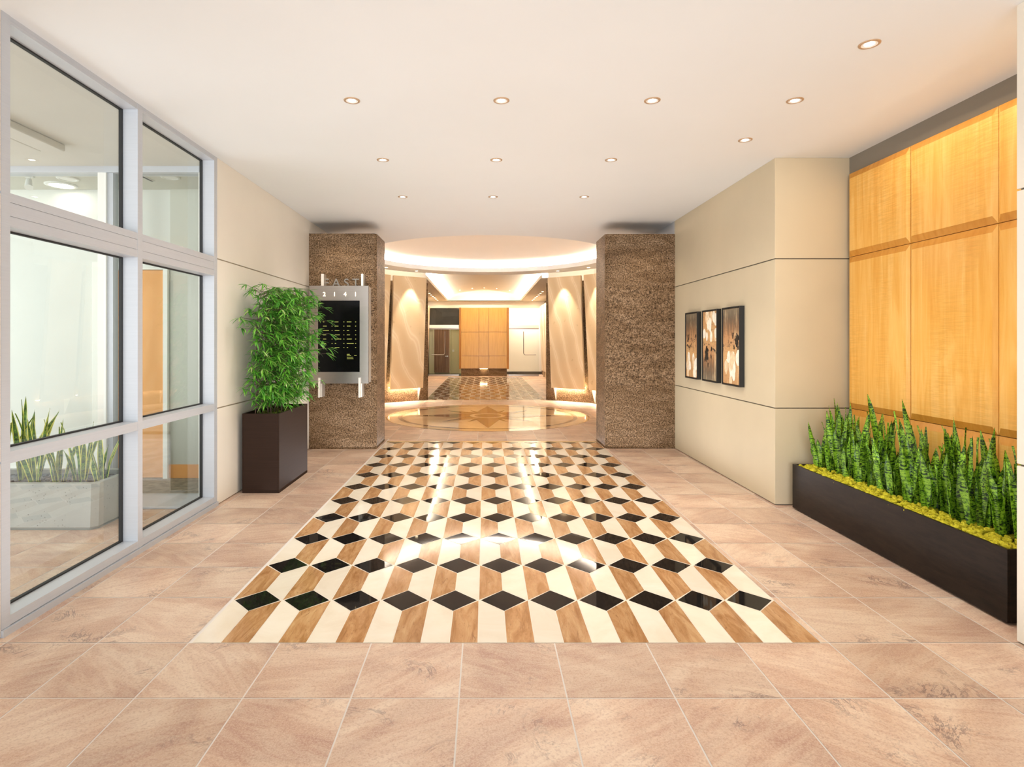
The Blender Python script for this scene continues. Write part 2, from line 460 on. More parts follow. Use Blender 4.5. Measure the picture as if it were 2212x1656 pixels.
# tumbling-block inlay
def inlay(name, X0, X1, Y0, Y1, ncol, first, pitch, hv):
    p = (X1-X0)/ncol; b = MB(); g = .0022
    b.face([(X0,Y0,-.0003),(X1,Y0,-.0003),(X1,Y1,-.0003),(X0,Y1,-.0003)], 3)
    rows = []; y = first
    while y < Y1+pitch: rows.append(y); y += pitch
    def shrink(pts, g):
        n_ = len(pts); out = []
        for i in range(n_):
            a, c_, d = Vector(pts[i-1]), Vector(pts[i]), Vector(pts[(i+1) % n_])
            e1 = (c_-a).normalized(); e2 = (d-c_).normalized()
            n1 = Vector((-e1.y, e1.x)); n2 = Vector((-e2.y, e2.x))
            k = n1+n2; L = k.dot(n1)
            out.append(c_+k*(g/max(L, .3)))
        return out
    def add(pts, mi):
        # clip to Y range
        def clip(poly, lim, sgn):
            o = []
            for i in range(len(poly)):
                a, c_ = poly[i-1], poly[i]
                ia, ic = sgn*(a[1]-lim) >= 0, sgn*(c_[1]-lim) >= 0
                if ia != ic:
                    t = (lim-a[1])/(c_[1]-a[1]); o.append((a[0]+(c_[0]-a[0])*t, lim))
                if ic: o.append(c_)
            return o
        pts = clip(clip(pts, Y0, 1), Y1, -1)
        pp = []
        for q in pts:
            if not pp or (Vector(q)-Vector(pp[-1])).length > 1e-5: pp.append(q)
        if len(pp) > 2 and (Vector(pp[0])-Vector(pp[-1])).length < 1e-5: pp.pop()
        if len(pp) < 3: return
        ar = sum(pp[i-1][0]*pp[i][1]-pp[i][0]*pp[i-1][1] for i in range(len(pp)))/2
        if abs(ar) < 4e-4: return
        q = shrink(pp, g)
        b.face([(v.x, v.y, .0004) for v in q], mi)
    yr = [rows[0]-pitch-.4]+rows
    for k, y in enumerate(yr):
        for c_ in range(ncol):
            xa = X0+c_*p; xm = xa+p/2; xb = xa+p
            if k > 0: add([(xa+.009, y), (xm, y-hv), (xb-.009, y), (xm, y+hv)], 0)
            if k < len(yr)-1:
                y2 = yr[k+1]
                lt, rt = (1, 2) if k % 2 == 0 else (2, 1)
                add([(xa, y), (xm, y+hv), (xm, y2-hv), (xa, y2)], lt)
                add([(xm, y+hv), (xb, y), (xb, y2), (xm, y2-hv)], rt)
    return obj(name, b, ['black_granite', 'cream_marble', 'tan_travertine', 'grout_light'], floor)
inlay('block_pattern_inlay', INX0, INX1, INY0, 8.55, 11, 3.348, .5225, .134)
b = MB(); b.face([(INX0,8.555,.0004),(INX1,8.555,.0004),(INX1,INY1,.0004),(INX0,INY1,.0004)])
obj('inlay_border', b, 'gold_stone', floor)
inlay('block_pattern_inlay', -1.5, 1.53, 14.7, 24.0, 11, 15.0, .5225, .134)

# compass medallion
b = MB()
def disc(r0, r1, z, mi, seg=96):
    rows = [[(CX+r*cos(2*pi*j/seg), CY+r*sin(2*pi*j/seg), z) for j in range(seg)] for r in (r1, r0)]
    if r0 == 0: b.face(rows[0], mi)
    else: b.grid(rows, mi, closed=True, smooth=False)
disc(0, 2.02, .0010, 0); disc(1.985, 2.02, .0016, 1); disc(1.70, 1.78, .0016, 2)
def pt(a, r, z): return (CX+r*sin(a), CY+r*cos(a), z)
for k in range(8):
    a = radians(22.5+45*k); t = radians(11)
    b.face([pt(a, .98, .0020), pt(a+t, .42, .0020), pt(a, .2, .0020)][::-1], 2); b.face([pt(a, .98, .0020), pt(a, .2, .0020), pt(a-t, .42, .0020)][::-1], 1)
for k in range(4):
    a = radians(45+90*k); t = radians(20)
    b.face([pt(a, 1.22, .0026), pt(a+t, .5, .0026), pt(a, .2, .0026)][::-1], 2); b.face([pt(a, 1.22, .0026), pt(a, .2, .0026), pt(a-t, .5, .0026)][::-1], 1)
for k in range(4):
    a = radians(90*k); t = radians(24)
    b.face([pt(a, 1.66, .0032), pt(a+t, .58, .0032), pt(a, .15, .0032)][::-1], 2); b.face([pt(a, 1.66, .0032), pt(a, .15, .0032), pt(a-t, .58, .0032)][::-1], 1)
disc(0, .36, .0038, 0); disc(.20, .27, .0044, 1); disc(0, .2, .0044, 2)
obj('compass_medallion', b, ['medallion_cream', 'medallion_tan', 'brown_marble'], floor)

# ================================================================== CEILING
mb = MB()
mb.box(-7.2, 4.2, -2.4, 8.70, H, H+.12)
seg = 96; RO = 2.45
def rect_r(a, X0, X1, Y0, Y1):
    dx, dy = sin(a), cos(a); r = 1e9
    if dx > 1e-6: r = min(r, (X1-CX)/dx)
    if dx < -1e-6: r = min(r, (X0-CX)/dx)
    if dy > 1e-6: r = min(r, (Y1-CY)/dy)
    if dy < -1e-6: r = min(r, (Y0-CY)/dy)
    return r
inner, outer, lip, out2 = [], [], [], []
for i in range(seg+1):
    a = 2*pi*i/seg
    ro = rect_r(a, -4.2, 4.2, 8.70, 11.6) if cos(a) < .02 else 3.05
    inner.append((CX+RO*sin(a), CY+RO*cos(a), H)); outer.append((CX+ro*sin(a), CY+ro*cos(a), H))
    lip.append((CX+RO*sin(a), CY+RO*cos(a), H+.10)); out2.append((CX+ro*sin(a), CY+ro*cos(a), H+.12))
lipo = [(CX+(RO+.05)*sin(2*pi*i/seg), CY+(RO+.05)*cos(2*pi*i/seg), H+.10) for i in range(seg+1)]
lipd = [(CX+(RO+.05)*sin(2*pi*i/seg), CY+(RO+.05)*cos(2*pi*i/seg), H+.02) for i in range(seg+1)]
shf = [(CX+2.82*sin(2*pi*i/seg), CY+2.82*cos(2*pi*i/seg), H+.02) for i in range(seg+1)]
shw = [(CX+2.82*sin(2*pi*i/seg), CY+2.82*cos(2*pi*i/seg), H+.12) for i in range(seg+1)]
mb.grid([out2, outer, inner, lip, lipo, lipd, shf, shw], 0, smooth=False)
ceiling = struct('ceiling', mb, ['ceiling_paint'], 'smooth off-white plaster ceiling over the lobby', 'ceiling')
# dome
mb = MB(); prof = []
for k in range(15):
    t = k/14; r = 2.82*(1-t); prof.append((max(r, .01), H+.12+.42*sin(t*pi/2)**.9))
mb.lathe(prof, (CX, CY), 96)
obj('oval_dome', mb, 'dome_paint', ceiling)
mb = MB(); mb.lathe([(2.53, H+.03), (2.60, H+.03), (2.60, H+.05), (2.53, H+.05), (2.53, H+.03)], (CX, CY), 96)
obj('cove_light', mb, 'cove_tape', ceiling)
for k in range(20):
    a = 2*pi*(k+.5)/20
    o = area('cove_lamp', (CX+2.63*sin(a), CY+2.63*cos(a), H+.055), (0, 0, 0), .80, .05, 40, (1, .90, .80))
    o.rotation_euler = Vector((-sin(a)*-.5, -cos(a)*-.5, -1.0)).to_track_quat('-Z', 'Y').to_euler()
    o.rotation_euler = (Matrix.Rotation(-a, 4, 'Z') @ Matrix.Rotation(radians(180-28), 4, 'X')).to_euler()
# slot ceiling round the rotunda, lit
mb = MB()
i_, o_ = [], []
for i in range(seg+1):
    a = 2*pi*i/seg
    i_.append((CX+2.83*sin(a), CY+2.83*cos(a), H+.17)); o_.append((CX+rect_r(a, -4.3, 4.3, 9.5, 15.46)*sin(a), CY+rect_r(a, -4.3, 4.3, 9.5, 15.46)*cos(a), H+.17))
mb.grid([o_, i_], 0, smooth=False)
obj('raised_slot', mb, 'slot_paint', ceiling)
mb = MB()
for sg in (-1, 1):
    a0, a1 = 24, 78
    rows = []
    for (r, z) in ((3.02, H+.125), (2.96, H+.125), (2.96, H+.14), (3.02, H+.14), (3.02, H+.125)):
        rows.append([(CX+sg*r*sin(radians(a0+(a1-a0)*k/30)), CY+r*cos(radians(a0+(a1-a0)*k/30)), z) for k in range(31)])
    mb.grid(rows, 0)
obj('slot_light', mb, 'slot_tape', ceiling)
# far corridor ceiling with vault
VY0, VY1, VX0, VX1 = 15.46, 24.25, -1.56, 1.50
mb = MB()
mb.box(-3.2, VX0, VY0, 27, H, H+.02); mb.box(VX1, 3.2, VY0, 27, H, H+.02)
mb.box(VX0-.0, VX1+.0, VY1, 27, H-.0, H+.02)
mb.box(VX0-.04, VX0, VY0, VY1, H+.02, H+.09); mb.box(VX1, VX1+.04, VY0, VY1, H+.02, H+.09)
mb.box(-4.3, -2.0, VY0, VY0+.04, H, H+.2); mb.box(2.0, 4.3, VY0, VY0+.04, H, H+.2)
mb.box(-2.0, 2.0, VY0-.02, VY0+.02, H+.17, H+.75)
rows = []
for k in range(25):
    t = -1+2*k/24; x = -.03+t*1.86; z = H+.10+.34*(1-t*t)
    rows.append([(x, VY0, z), (x, VY1, z)])
mb.grid(rows, 0, smooth=True)
mb.box(-2.0, 2.0, VY1, VY1+.04, H, H+.75)
obj('vaulted_ceiling', mb, 'vault_paint', ceiling)
mb = MB()
for x in (VX0-.12, VX1+.09): mb.box(x, x+.03, VY0+.1, VY1-.1, H+.03, H+.05)
obj('vault_cove_light', mb, 'cove_tape_vault', ceiling)
area('vault_lamp', (VX0-.10, (VY0+VY1)/2, H+.06), (0, radians(180+35), 0), .05, 8.4, 220, (1, .88, .74))
area('vault_lamp', (VX1+.10, (VY0+VY1)/2, H+.06), (0, radians(180-35), 0), .05, 8.4, 220, (1, .88, .74))

# ================================================================== LEFT WALL
def panelled(name, X0, X1, Y0, Y1, mats, label, joints=(.885, 2.25), z0=.0, ztop=H, inset=.012, gap=.005, joint='joint_tan'):
    mb = MB(); zs = [z0+.008]+list(joints)+[ztop]
    for k in range(len(zs)-1):
        a = zs[k]+(gap if k else 0); c_ = zs[k+1]-(gap if k < len(zs)-2 else 0)
        mb.box(X0, X1, Y0, Y1, a, c_)
    o = struct(name, mb, mats, label, 'wall', .003)
    b = MB(); b.box(X0+inset, X1-inset, Y0+inset, Y1-inset, z0, ztop-.002); obj('joint_backing', b, joint, o)
    return o
panelled('wall_left', XL-.16, XL, 5.282, 8.05, 'wall_cream', 'cream panelled wall behind the tall bamboo planter')
panelled('wall_left_entrance', XL-.16, XL, -1.9, 2.918, 'wall_cream', 'cream wall end at left edge beside glazing')
mb = MB(); mb.box(XL-.16, XL, 8.05, 9.3, 3.0, H); struct('trim_1', mb, 'wall_cream', 'cream wall strip above left granite pillar', 'wall')
mb = MB(); mb.box(XR, XR+.05, 8.08, 9.3, 3.0, H-.0); struct('trim_2', mb, 'aluminium', 'pale metal strip above right granite pillar', 'wall')

# glazing
GX = -2.556
posts = [(2.92, 2.976), (4.07, 4.127), (5.22, 5.278)]
for w in range(2):
    y0, y1 = posts[w][1], posts[w+1][0]
    win = struct('window_%d' % (w+1), None, None, ['large nearer bay of the aluminium glazing on the left', 'farther bay of the aluminium glazing on the left'][w], 'window')
    win.location = (GX, (y0+y1)/2, 0)
    if w == 0: boxobj('window_frame', (GX-.014, XL, posts[0][0], posts[0][1], 0.038, H), 'aluminium', win)
    boxobj('window_frame', (GX-.014, XL, posts[w+1][0], posts[w+1][1], 0.038, H), 'aluminium', win)
    b = MB()
    b.box(GX-.014, XL-.0015, y0, y1, 3.128, H); b.box(XL-.003, XL-.0005, y0, y1, 3.146, 3.148)
    obj('window_head', b, 'aluminium', win)
    b = MB()
    for (a, c_) in ((2.088, 2.140), (2.1425, 2.2105), (2.213, 2.260)): b.box(GX-.014, XL-.0015, y0, y1, a, c_)
    b.box(GX-.012, XL-.006, y0, y1, 2.09, 2.255)
    obj('transom', b, 'aluminium', win)
    boxobj('transom', (GX-.014, XL-.0015, y0, y1, .870, .931), 'aluminium', win)
    b = MB(); b.box(GX-.014, XL-.0015, y0, y1, .04, .090); obj('window_sill', b, 'aluminium', win)
    b = MB(); ya, yb = (2.92, posts[1][0]+.028) if w == 0 else (posts[1][0]+.028, 5.282)
    b.box(GX-.014, XL+.012, ya, yb, 0, .036)
    obj('window_kick', b, 'aluminium', win)
    for (z0, z1) in ((.090, .870), (.931, 2.088), (2.260, 3.128)):
        p = boxobj('window_pane', (GX-.004, GX+.004, y0, y1, z0, z1), 'glass', win)
        b = MB(); t = .009
        for q in ((y0, y1, z0, z0+t), (y0, y1, z1-t, z1), (y0, y0+t*1.0, z0+t, z1-t), (y1-t*1.6, y1, z0+t, z1-t)):
            b.box(GX-.010, GX+.012, *q)
        obj('gasket', b, 'gasket', p)

# ================================================================== VESTIBULE behind the glazing
mb = MB(); mb.box(-7.2, XL-.16, 6.35, 6.47, 0, H); 
vw = struct('wall_vestibule', mb, 'vestibule_wall', 'pale wall of the room behind the glazing', 'wall')
mb = MB(); mb.box(XL-.17, XL-.162, 5.30, 6.35, 0, H); struct('wall_vestibule_side', mb, 'vestibule_grey')
boxobj('carpet_strip', (-7.0, XL-.18, 5.62, 6.348, -.004, .003), 'carpet', floor)
mb = MB(); mb.box(-3.47, XL-.18, 6.318, 6.349, 0.0, .15); struct('baseboard_vestibule', mb, 'orange_door')
boxobj('grey_return', (-3.44, XL-.18, 6.33, 6.349, .15, H-.002), 'vestibule_grey', vw)
# door
dr = struct('door_1', None, None, 'orange wooden door with white frame seen through the glazing', 'door'); dr.location = (-3.9, 6.33, 0)
boxobj('door_panel', (-4.20, -3.50, 6.31, 6.345, .01, 2.27), 'orange_door', dr, .002)
b = MB(); b.box(-3.50, -3.45, 6.29, 6.349, 0, 2.36); b.box(-4.27, -4.20, 6.29, 6.349, 0, 2.36); b.box(-4.20, -3.50, 6.29, 6.349, 2.275, 2.36)
obj('door_frame', b, 'white_trim', dr, .003)
# inner glazed screen
iw = struct('window_3', None, None, 'glazed screen with white posts across the vestibule', 'window'); iw.location = (-4, 5.55, 0)
for (x0, x1) in ((-3.68, -3.60), (-2.72, -2.63)): boxobj('window_frame', (x0, x1, 5.5, 5.62, 0, H), 'white_trim', iw, .002)
boxobj('window_frame', (-3.60, -3.545, 5.52, 5.60, 0, H), 'aluminium', iw, .002)
boxobj('window_head', (-7, -2.62, 5.49, 5.63, H-.07, H), 'aluminium', iw, .002)
boxobj('threshold', (-3.6, -2.63, 5.16, 5.62, 0.0005, .02), 'aluminium', iw, .004)
boxobj('window_pane', (-3.545, -2.72, 5.555, 5.563, .02, H-.07), 'glass', iw)
boxobj('window_pane', (-7, -3.68, 5.555, 5.563, .0, H-.07), 'glass', iw)
# vestibule ceiling
mb = MB(); mb.box(-7.1, XL-.165, -1.5, 5.49, H-.012, H-.001)
vc = struct('ceiling_vestibule', mb, 'vestibule_ceiling')
mb = MB(); mb.box(-7.1, XL-.165, 5.63, 6.349, H-.012, H-.001); struct('ceiling_back_room', mb, 'vestibule_grey')
mb = MB()
for (x0,x1,y0,y1) in ((-7,-3.75,3.0,3.25),(-7,-3.75,4.15,4.9)): mb.box(x0,x1,y0,y1,H-.07,H-.012)
mb.box(-3.75,-3.55,3.0,4.9,H-.07,H-.012)
obj('coffer_beam', mb, 'vestibule_ceiling', vc, .01)
def round_fixture(name, label, cat, x, y, r, z, matl, grp=None, rings=(1.0,)):
    t = thing(name, label, cat, (x, y, z), grp)
    b = MB(); b.lathe([(r, z), (r, z-.008), (r*.8, z-.016), (r*.72, z-.012), (r*.72, z)], (x, y), 32); obj('trim_ring', b, 'white_plastic', t)
    b = MB(); b.lathe([(r*.72, z-.010), (.001, z-.012)], (x, y), 32); obj('diffuser', b, matl, t)
    return t
round_fixture('ceiling_light', 'glowing round ceiling light in the room behind the glazing', 'ceiling light', -4.50, 6.15, .15, H-.012, 'lamp_white')
round_fixture('ceiling_speaker', 'round white ceiling disc seen through the farther bay', 'ceiling speaker', -3.18, 5.85, .09, H-.012, 'white_plastic')
round_fixture('ceiling_speaker', 'round white ceiling disc left of the glowing light', 'ceiling speaker', -4.25, 5.9, .10, H-.012, 'white_plastic')
t = thing('ceiling_vent', 'slim grey ceiling vent seen through the farther bay', 'ceiling vent', (-3.38, 5.86, H-.012))
b = MB(); b.box(-3.46, -3.42, 5.72, 6.0, H-.020, H-.012); obj('frame', b, 'white_plastic', t)
b = MB(); b.box(-3.453, -3.427, 5.73, 5.99, H-.0215, H-.0195); obj('slot', b, 'charcoal', t)
t = thing('track_spotlight', 'small white track spotlight hanging behind the nearer glazing bay', 'spotlight', (-4.52, 5.75, H-.012))
b = MB(); b.box(-5.0, -2.8, 5.74, 5.76, H-.035, H-.012); obj('track', b, 'white_plastic', t)
b = MB(); b.cyl((-4.52,5.75,H-.035), (-4.52,5.75,H-.08), .010, seg=10); b.box(-4.56,-4.48,5.735,5.765,H-.05,H-.035); obj('stem', b, 'white_plastic', t)
b = MB(); b.cyl((-4.535,5.76,H-.07), (-4.49,5.70,H-.16), .026, .036, 16); obj('lamp_head', b, 'white_plastic', t)

# ================================================================== RIGHT WALL + ALCOVE
# stacked beige panels wrapping the corner
panelled('wall_right', XR, XA+.3, 5.283, 8.08, 'wall_beige', 'beige panelled wall block carrying the three artworks', joint='joint_dark')
panelled('wall_right_entrance', XR, XA+.4, -1.9, 2.883, 'wall_cream', 'cream wall end at the right edge of the view', joint='joint_dark')
mb = MB(); mb.box(XA, XA+.2, 2.883, 5.283, 0, H)
al = struct('wall_right_alcove', mb, 'fascia_taupe', 'taupe alcove wall with figured maple panels above the black planter', 'wall')
PX = 3.285
py = [5.24, 4.483, 3.716, 2.95]
pz = [3.01, 2.255, .892, 0.02]
for i in range(3):
    for j in range(3):
        ya, yb = py[i+1]+.0025, py[i]-.0025; za, zb = pz[j+1]+.0025, pz[j]-.0025
        bw = .050; d = .016
        b = MB()
        o_ = [(PX+d, ya, za), (PX+d, yb, za), (PX+d, yb, zb), (PX+d, ya, zb)]
        i_ = [(PX, ya+bw*.55, za+bw), (PX, yb-bw*.55, za+bw), (PX, yb-bw*.55, zb-bw), (PX, ya+bw*.55, zb-bw)]
        k_ = [(XA, p[1], p[2]) for p in o_]
        base = len(b.v); b.v += i_+o_+k_
        b.f += [[base+3, base+2, base+1, base]]; b.mi += [0]
        for s_ in range(4):
            t_ = (s_+1) % 4
            b.f.append([base+s_, base+t_, base+4+t_, base+4+s_]); b.mi.append(1 if s_ in (0, 2) else 0)
            b.f.append([base+4+s_, base+4+t_, base+8+t_, base+8+s_]); b.mi.append(0)
        b.uv = [[(0,0)]*4]*len(b.f); b.sm = [False]*len(b.f)
        obj('maple_panel', b, ['maple', 'maple_edge'], al)

# ================================================================== GRANITE PILLARS
def pillar(name, label, X0, X1, Y0, Y1):
    mb = MB(); zs = [0, .885, 2.27, 2.99]
    for k in range(3):
        c_ = .03
        if X0 < 0: poly = [(X0,Y0),(X1-c_,Y0),(X1,Y0+c_),(X1,Y1),(X0,Y1)]
        else: poly = [(X0+c_,Y0),(X1,Y0),(X1,Y1),(X0,Y1),(X0,Y0+c_)]
        mb.prism(poly, zs[k]+(.0008 if k else 0), zs[k+1])
    return tag(obj(name, mb, 'granite', None, .002), label, 'pillar')
pillar('granite_pillar', 'brown speckled granite pillar behind the directory sign', XL-.0+.001, -1.503, 8.03, 8.70)['kind'] = 'structure'
pillar('granite_pillar', 'brown speckled granite pillar on the right, beyond the artworks', 1.68, 2.65, 8.06, 8.71)['kind'] = 'structure'

# ================================================================== ROTUNDA WALLS + SLABS
def ring_pt(a, r, sg): return (CX+sg*r*sin(a), CY+r*cos(a))
for sg, side in ((-1, 'left'), (1, 'right')):
    mb = MB()
    edges = [25.7, 46.0, 64.5, 83, 101.5, 120, 138.5, 150]
    for k in range(len(edges)-1):
        a0, a1 = radians(edges[k]), radians(edges[k+1]-.0)
        p = [ring_pt(a0, 3.46, sg), ring_pt(a1, 3.46, sg), ring_pt(a1, 3.8, sg), ring_pt(a0, 3.8, sg)]
        if sg > 0: p = p[::-1]
        mb.prism(p, 0, 2.97)
    w_ = struct('wall_rotunda_'+side, mb, 'granite_red', 'dark speckled granite rotunda wall on the %s' % side, 'wall', .002)
    mb = MB()
    for k in range(4):
        a0, a1 = radians(edges[k]), radians(edges[k+1])
        p = [ring_pt(a0, 3.62, sg), ring_pt(a1, 3.62, sg), ring_pt(a1, 3.8, sg), ring_pt(a0, 3.8, sg)]
        mb.prism(p if sg < 0 else p[::-1], 2.97, H+.17)
    obj('upper_band', mb, 'slot_paint', w_)
SLZ0, SLZ1 = .33, 3.06
def slab(sg, k, label):
    a = radians(37.3+18.6*k)
    nx, ny = -sg*sin(a), -cos(a)           # towards centre
    tx, ty = cos(a)*sg, -sin(a)            # along wall (towards camera)
    c0 = ring_pt(a, 3.30, sg); hw = .455
    t = thing('stone_slab', label, 'stone slab', (c0[0], c0[1], 0), 'leaning travertine slabs round the rotunda')
    def P(s, off, z): return (c0[0]+tx*s+nx*off, c0[1]+ty*s+ny*off, z)
    b = MB()
    th = .07; l0, l1 = .0, .17
    bot = [P(-hw, l0, SLZ0), P(-hw, l0+th, SLZ0), P(hw, l0+th, SLZ0), P(hw, l0, SLZ0)]
    top = [P(-hw, l1, SLZ1), P(-hw, l1+th, SLZ1), P(hw, l1+th, SLZ1), P(hw, l1, SLZ1)]
    if sg > 0: bot, top = bot[::-1], top[::-1]
    b.hexa(bot, top); obj('slab', b, 'travertine', t, .004)
    b = MB()
    for s in (-hw+.05,):
        q = [(P(s-.012, -.09, .02), P(s+.012, -.09, .02)), (P(s-.012, .02, SLZ0), P(s+.012, .02, SLZ0)), (P(s-.012, -.09, SLZ0), P(s+.012, -.09, SLZ0))]
        A = [x[0] for x in q]; B = [x[1] for x in q]; b.hexa(A, B)
    obj('bracket', b, 'steel_light', t)
    b = MB(); l = [P(-hw+.03, -.075, SLZ0+.03), P(hw-.03, -.075, SLZ0+.03), P(hw-.03, -.035, SLZ0+.03), P(-hw+.03, -.035, SLZ0+.03)]
    l2 = [(x, y, z+.010) for x, y, z in l]
    b.hexa(l if sg < 0 else l[::-1], l2 if sg < 0 else l2[::-1]); obj('base_light', b, 'under_tape', t)
    if k < 2:
        o = area('slab_base_lamp', P(0, -.065, SLZ0+.02), (0, 0, sg*-a), .8, .04, 7, WARM2)
    return t, a
for sg, side in ((-1, 'left'), (1, 'right')):
    for k in range(4):
        lab = ['leaning cream travertine slab on the %s, next to the far corridor' % side,
               'leaning cream travertine slab on the %s, half hidden by the pillar' % side,
               'leaning cream travertine slab behind the %s pillar, third from corridor' % side,
               'leaning cream travertine slab behind the %s pillar, fourth from corridor' % side][k]
        t, a = slab(sg, k, lab)
        if k < 3:
            # ring downlight grazing each slab
            x, y = ring_pt(a+radians(0), 2.78, sg)
            tx, ty = ring_pt(a, 3.1, sg)
            s_ = spot('slab_spot', (x, y, H-.03), (tx, ty, 1.9), 105, 50, WARM2, .6, .02)
            d = thing('rotunda_downlight', ['small downlight washing the %s slab next to the far corridor' % side,
                      'small downlight near the %s pillar edge in the rotunda soffit' % side,
                      'small downlight hidden behind the %s pillar in the rotunda' % side][k], 'downlight', (x, y, H))
            b = MB(); b.lathe([(.055, H), (.055, H-.004), (.036, H-.006), (.034, H)], (x, y), 20); obj('trim_ring', b, 'trim_white', d)
            b = MB(); b.lathe([(.034, H-.003), (.001, H-.003)], (x, y), 20); obj('lamp', b, 'lamp_warm', d)

# ================================================================== FAR CORRIDOR
FY = 24.7
for sg, side in ((-1, 'left'), (1, 'right')):
    mb = MB(); x0, x1 = (-2.75, -2.55) if sg < 0 else (2.55, 2.75)
    mb.box(x0, x1, 14.9, 27, 0, H); struct('wall_corridor_'+side, mb, 'granite_red', 'dark granite side wall of the far corridor, %s' % side, 'wall')
    for k in range(3):
        y0 = 21.9+k*.95; xi = sg*2.42
        mb = MB()
        bot = [(xi, y0, .25), (xi, y0+.80, .25), (xi+sg*.06, y0+.80, .25), (xi+sg*.06, y0, .25)]
        top = [(xi-sg*.10, y0, 2.95), (xi-sg*.10, y0+.80, 2.95), (xi-sg*.04, y0+.80, 2.95), (xi-sg*.04, y0, 2.95)]
        if sg > 0: bot, top = bot[::-1], top[::-1]
        mb.hexa(bot, top)
        b2 = mb; b2.box(min(xi+sg*.02, xi+sg*.13), max(xi+sg*.02, xi+sg*.13), y0+.3, y0+.5, .0, 2.9)
        tag(obj('corridor_slab', mb, 'travertine', None, .003, (xi, y0, 0)), 'narrow leaning slab on the far corridor %s side, %s' % (side, ['nearest of three', 'middle of three', 'next to the glass doors'][k]), 'stone slab', 'slabs in the far corridor')
    area('corridor_wash_'+side, (sg*1.95, 22.6, H-.03), (0, radians(-12*sg), 0), .08, 3.0, 60, WARM)

# far end header
mb = MB(); mb.box(-2.55, 2.55, FY-.08, FY+.06, 2.90, H); struct('wall_far_header', mb, 'vault_paint', 'pale header above the far glass doors', 'wall')
# side door glazing
for sg, side, x0, x1, num in ((-1, 'left', -2.37, -1.10, 2), (1, 'right', 1.02, 2.31, 3)):
    d = struct('door_%d' % num, None, None, 'frameless glass door %s of the gold wood panel' % side, 'door'); d.location = ((x0+x1)/2, FY, 0)
    boxobj('transom_bar', (x0, x1, FY-.05, FY+.05, 2.05, 2.18), 'steel_light', d, .003)
    boxobj('door_header', (x0, x1, FY-.03, FY+.03, 1.99, 2.049), 'nickel', d)
    boxobj('glass_pane', (x0, x1, FY-.006, FY+.006, 2.18, 2.90), 'glass_far', d)
    boxobj('glass_leaf', (x0, x1, FY-.006, FY+.006, .07, 1.99), 'glass_far', d)
    boxobj('bottom_rail', (x0, x1, FY-.02, FY+.02, .005, .07), 'nickel', d)
    hx = (961-1047)*24.6/1250 if sg < 0 else (1131-1047)*24.6/1250
    ex = (932-1047)*24.6/1250 if sg < 0 else (1158-1047)*24.6/1250
    b = MB(); b.tube([(hx, FY-.09, 1.90), (hx, FY-.09, .98), (hx+(ex-hx)*.06, FY-.09, .93), (hx+(ex-hx)*.12, FY-.09, .91), (ex, FY-.09, .91)], .018, 10)
    b.cyl((hx, FY-.09, 1.8), (hx, FY-.006, 1.8), .01); b.cyl((ex-(ex-hx)*.1, FY-.09, .91), (ex-(ex-hx)*.1, FY-.006, .91), .01)
    obj('door_handle', b, 'nickel', d)
# rooms behind far doors
mb = MB(); mb.box(-3.4, -.9, 26.6, 26.7, 0, H); mb.box(-1.0, -.9, FY+.1, 26.7, 0, H); struct('wall_far_left_room', mb, 'far_room_wall')
mb = MB(); mb.box(-3.4, -.92, 26.4, 26.59, 2.15, H); struct('trim_3', mb, 'far_dark')
mb = MB(); mb.box(.9, 3.4, 25.9, 26.0, 0, H); struct('wall_far_right_room', mb, 'far_room_white')
mb = MB(); mb.box(.92, 3.4, 25.87, 25.899, 0, .13); struct('baseboard_far_right', mb, 'far_dark')
boxobj('dark_floor_patch', (-3.0, -.92, FY+.05, 26.6, -.003, .003), 'far_floor', floor)
dw = struct('door_4', None, None, 'brown walnut door behind the far left glass', 'door'); dw.location = (-2.0, 26.55, 0)
dx0, dx1 = (938-1047)*26.5/1250, (971-1047)*26.5/1250
boxobj('door_leaf', (dx0, dx1, 26.5, 26.58, .05, 2.1), 'walnut_door', dw)
b = MB(); b.cyl((dx1-.09, 26.5, .80), (dx1-.09, 26.44, .80), .03); b.cyl((dx1-.09, 26.45, .80), (dx1-.2, 26.45, .80), .014, seg=8); obj('door_knob', b, 'steel_light', dw)
b = MB(); b.box(dx0-.05, dx0, 26.5, 26.6, 0, 2.15); b.box(dx1, dx1+.05, 26.5, 26.6, 0, 2.15); obj('door_frame', b, 'far_room_wall', dw)
sw = thing('wall_switch', 'small white wall switch beside the walnut door', 'switch', (-1.44, 26.6, 1.05))
boxobj('plate', (-1.49, -1.40, 26.585, 26.6, 1.0, 1.1), 'white_plastic', sw); boxobj('rocker', (-1.46, -1.43, 26.578, 26.585, 1.03, 1.07), 'white_plastic', sw)
for k in range(3):
    z0 = 1.47-k*.48
    p = thing('framed_picture', ['top', 'middle', 'bottom'][k]+' one of three thin black frames left of gold panel', 'picture frame', (-1.03, 25.6, z0), 'frames stacked on the far left room wall')
    b = MB(); b.box(-1.03, -1.0, 25.3, 25.9, z0, z0+.03); b.box(-1.03, -1.0, 25.3, 25.9, z0+.41, z0+.44); b.box(-1.03, -1.0, 25.3, 25.33, z0+.03, z0+.41); b.box(-1.03, -1.0, 25.87, 25.9, z0+.03, z0+.41)
    obj('frame', b, 'black_frame', p); boxobj('print', (-1.015, -1.002, 25.33, 25.87, z0+.03, z0+.41), 'far_room_white', p)
spot('far_room_spot', (1.9, 25.5, 3.0), (1.85, 25.95, 1.6), 45, 80, WARM2, .7)
area('far_right_room_light', (1.9, 25.3, H-.02), (0,0,0), 1.2, .6, 60, WARM2)
area('far_left_room_light', (-1.9, 25.7, H-.02), (0,0,0), .8, .8, 14, WARM2)

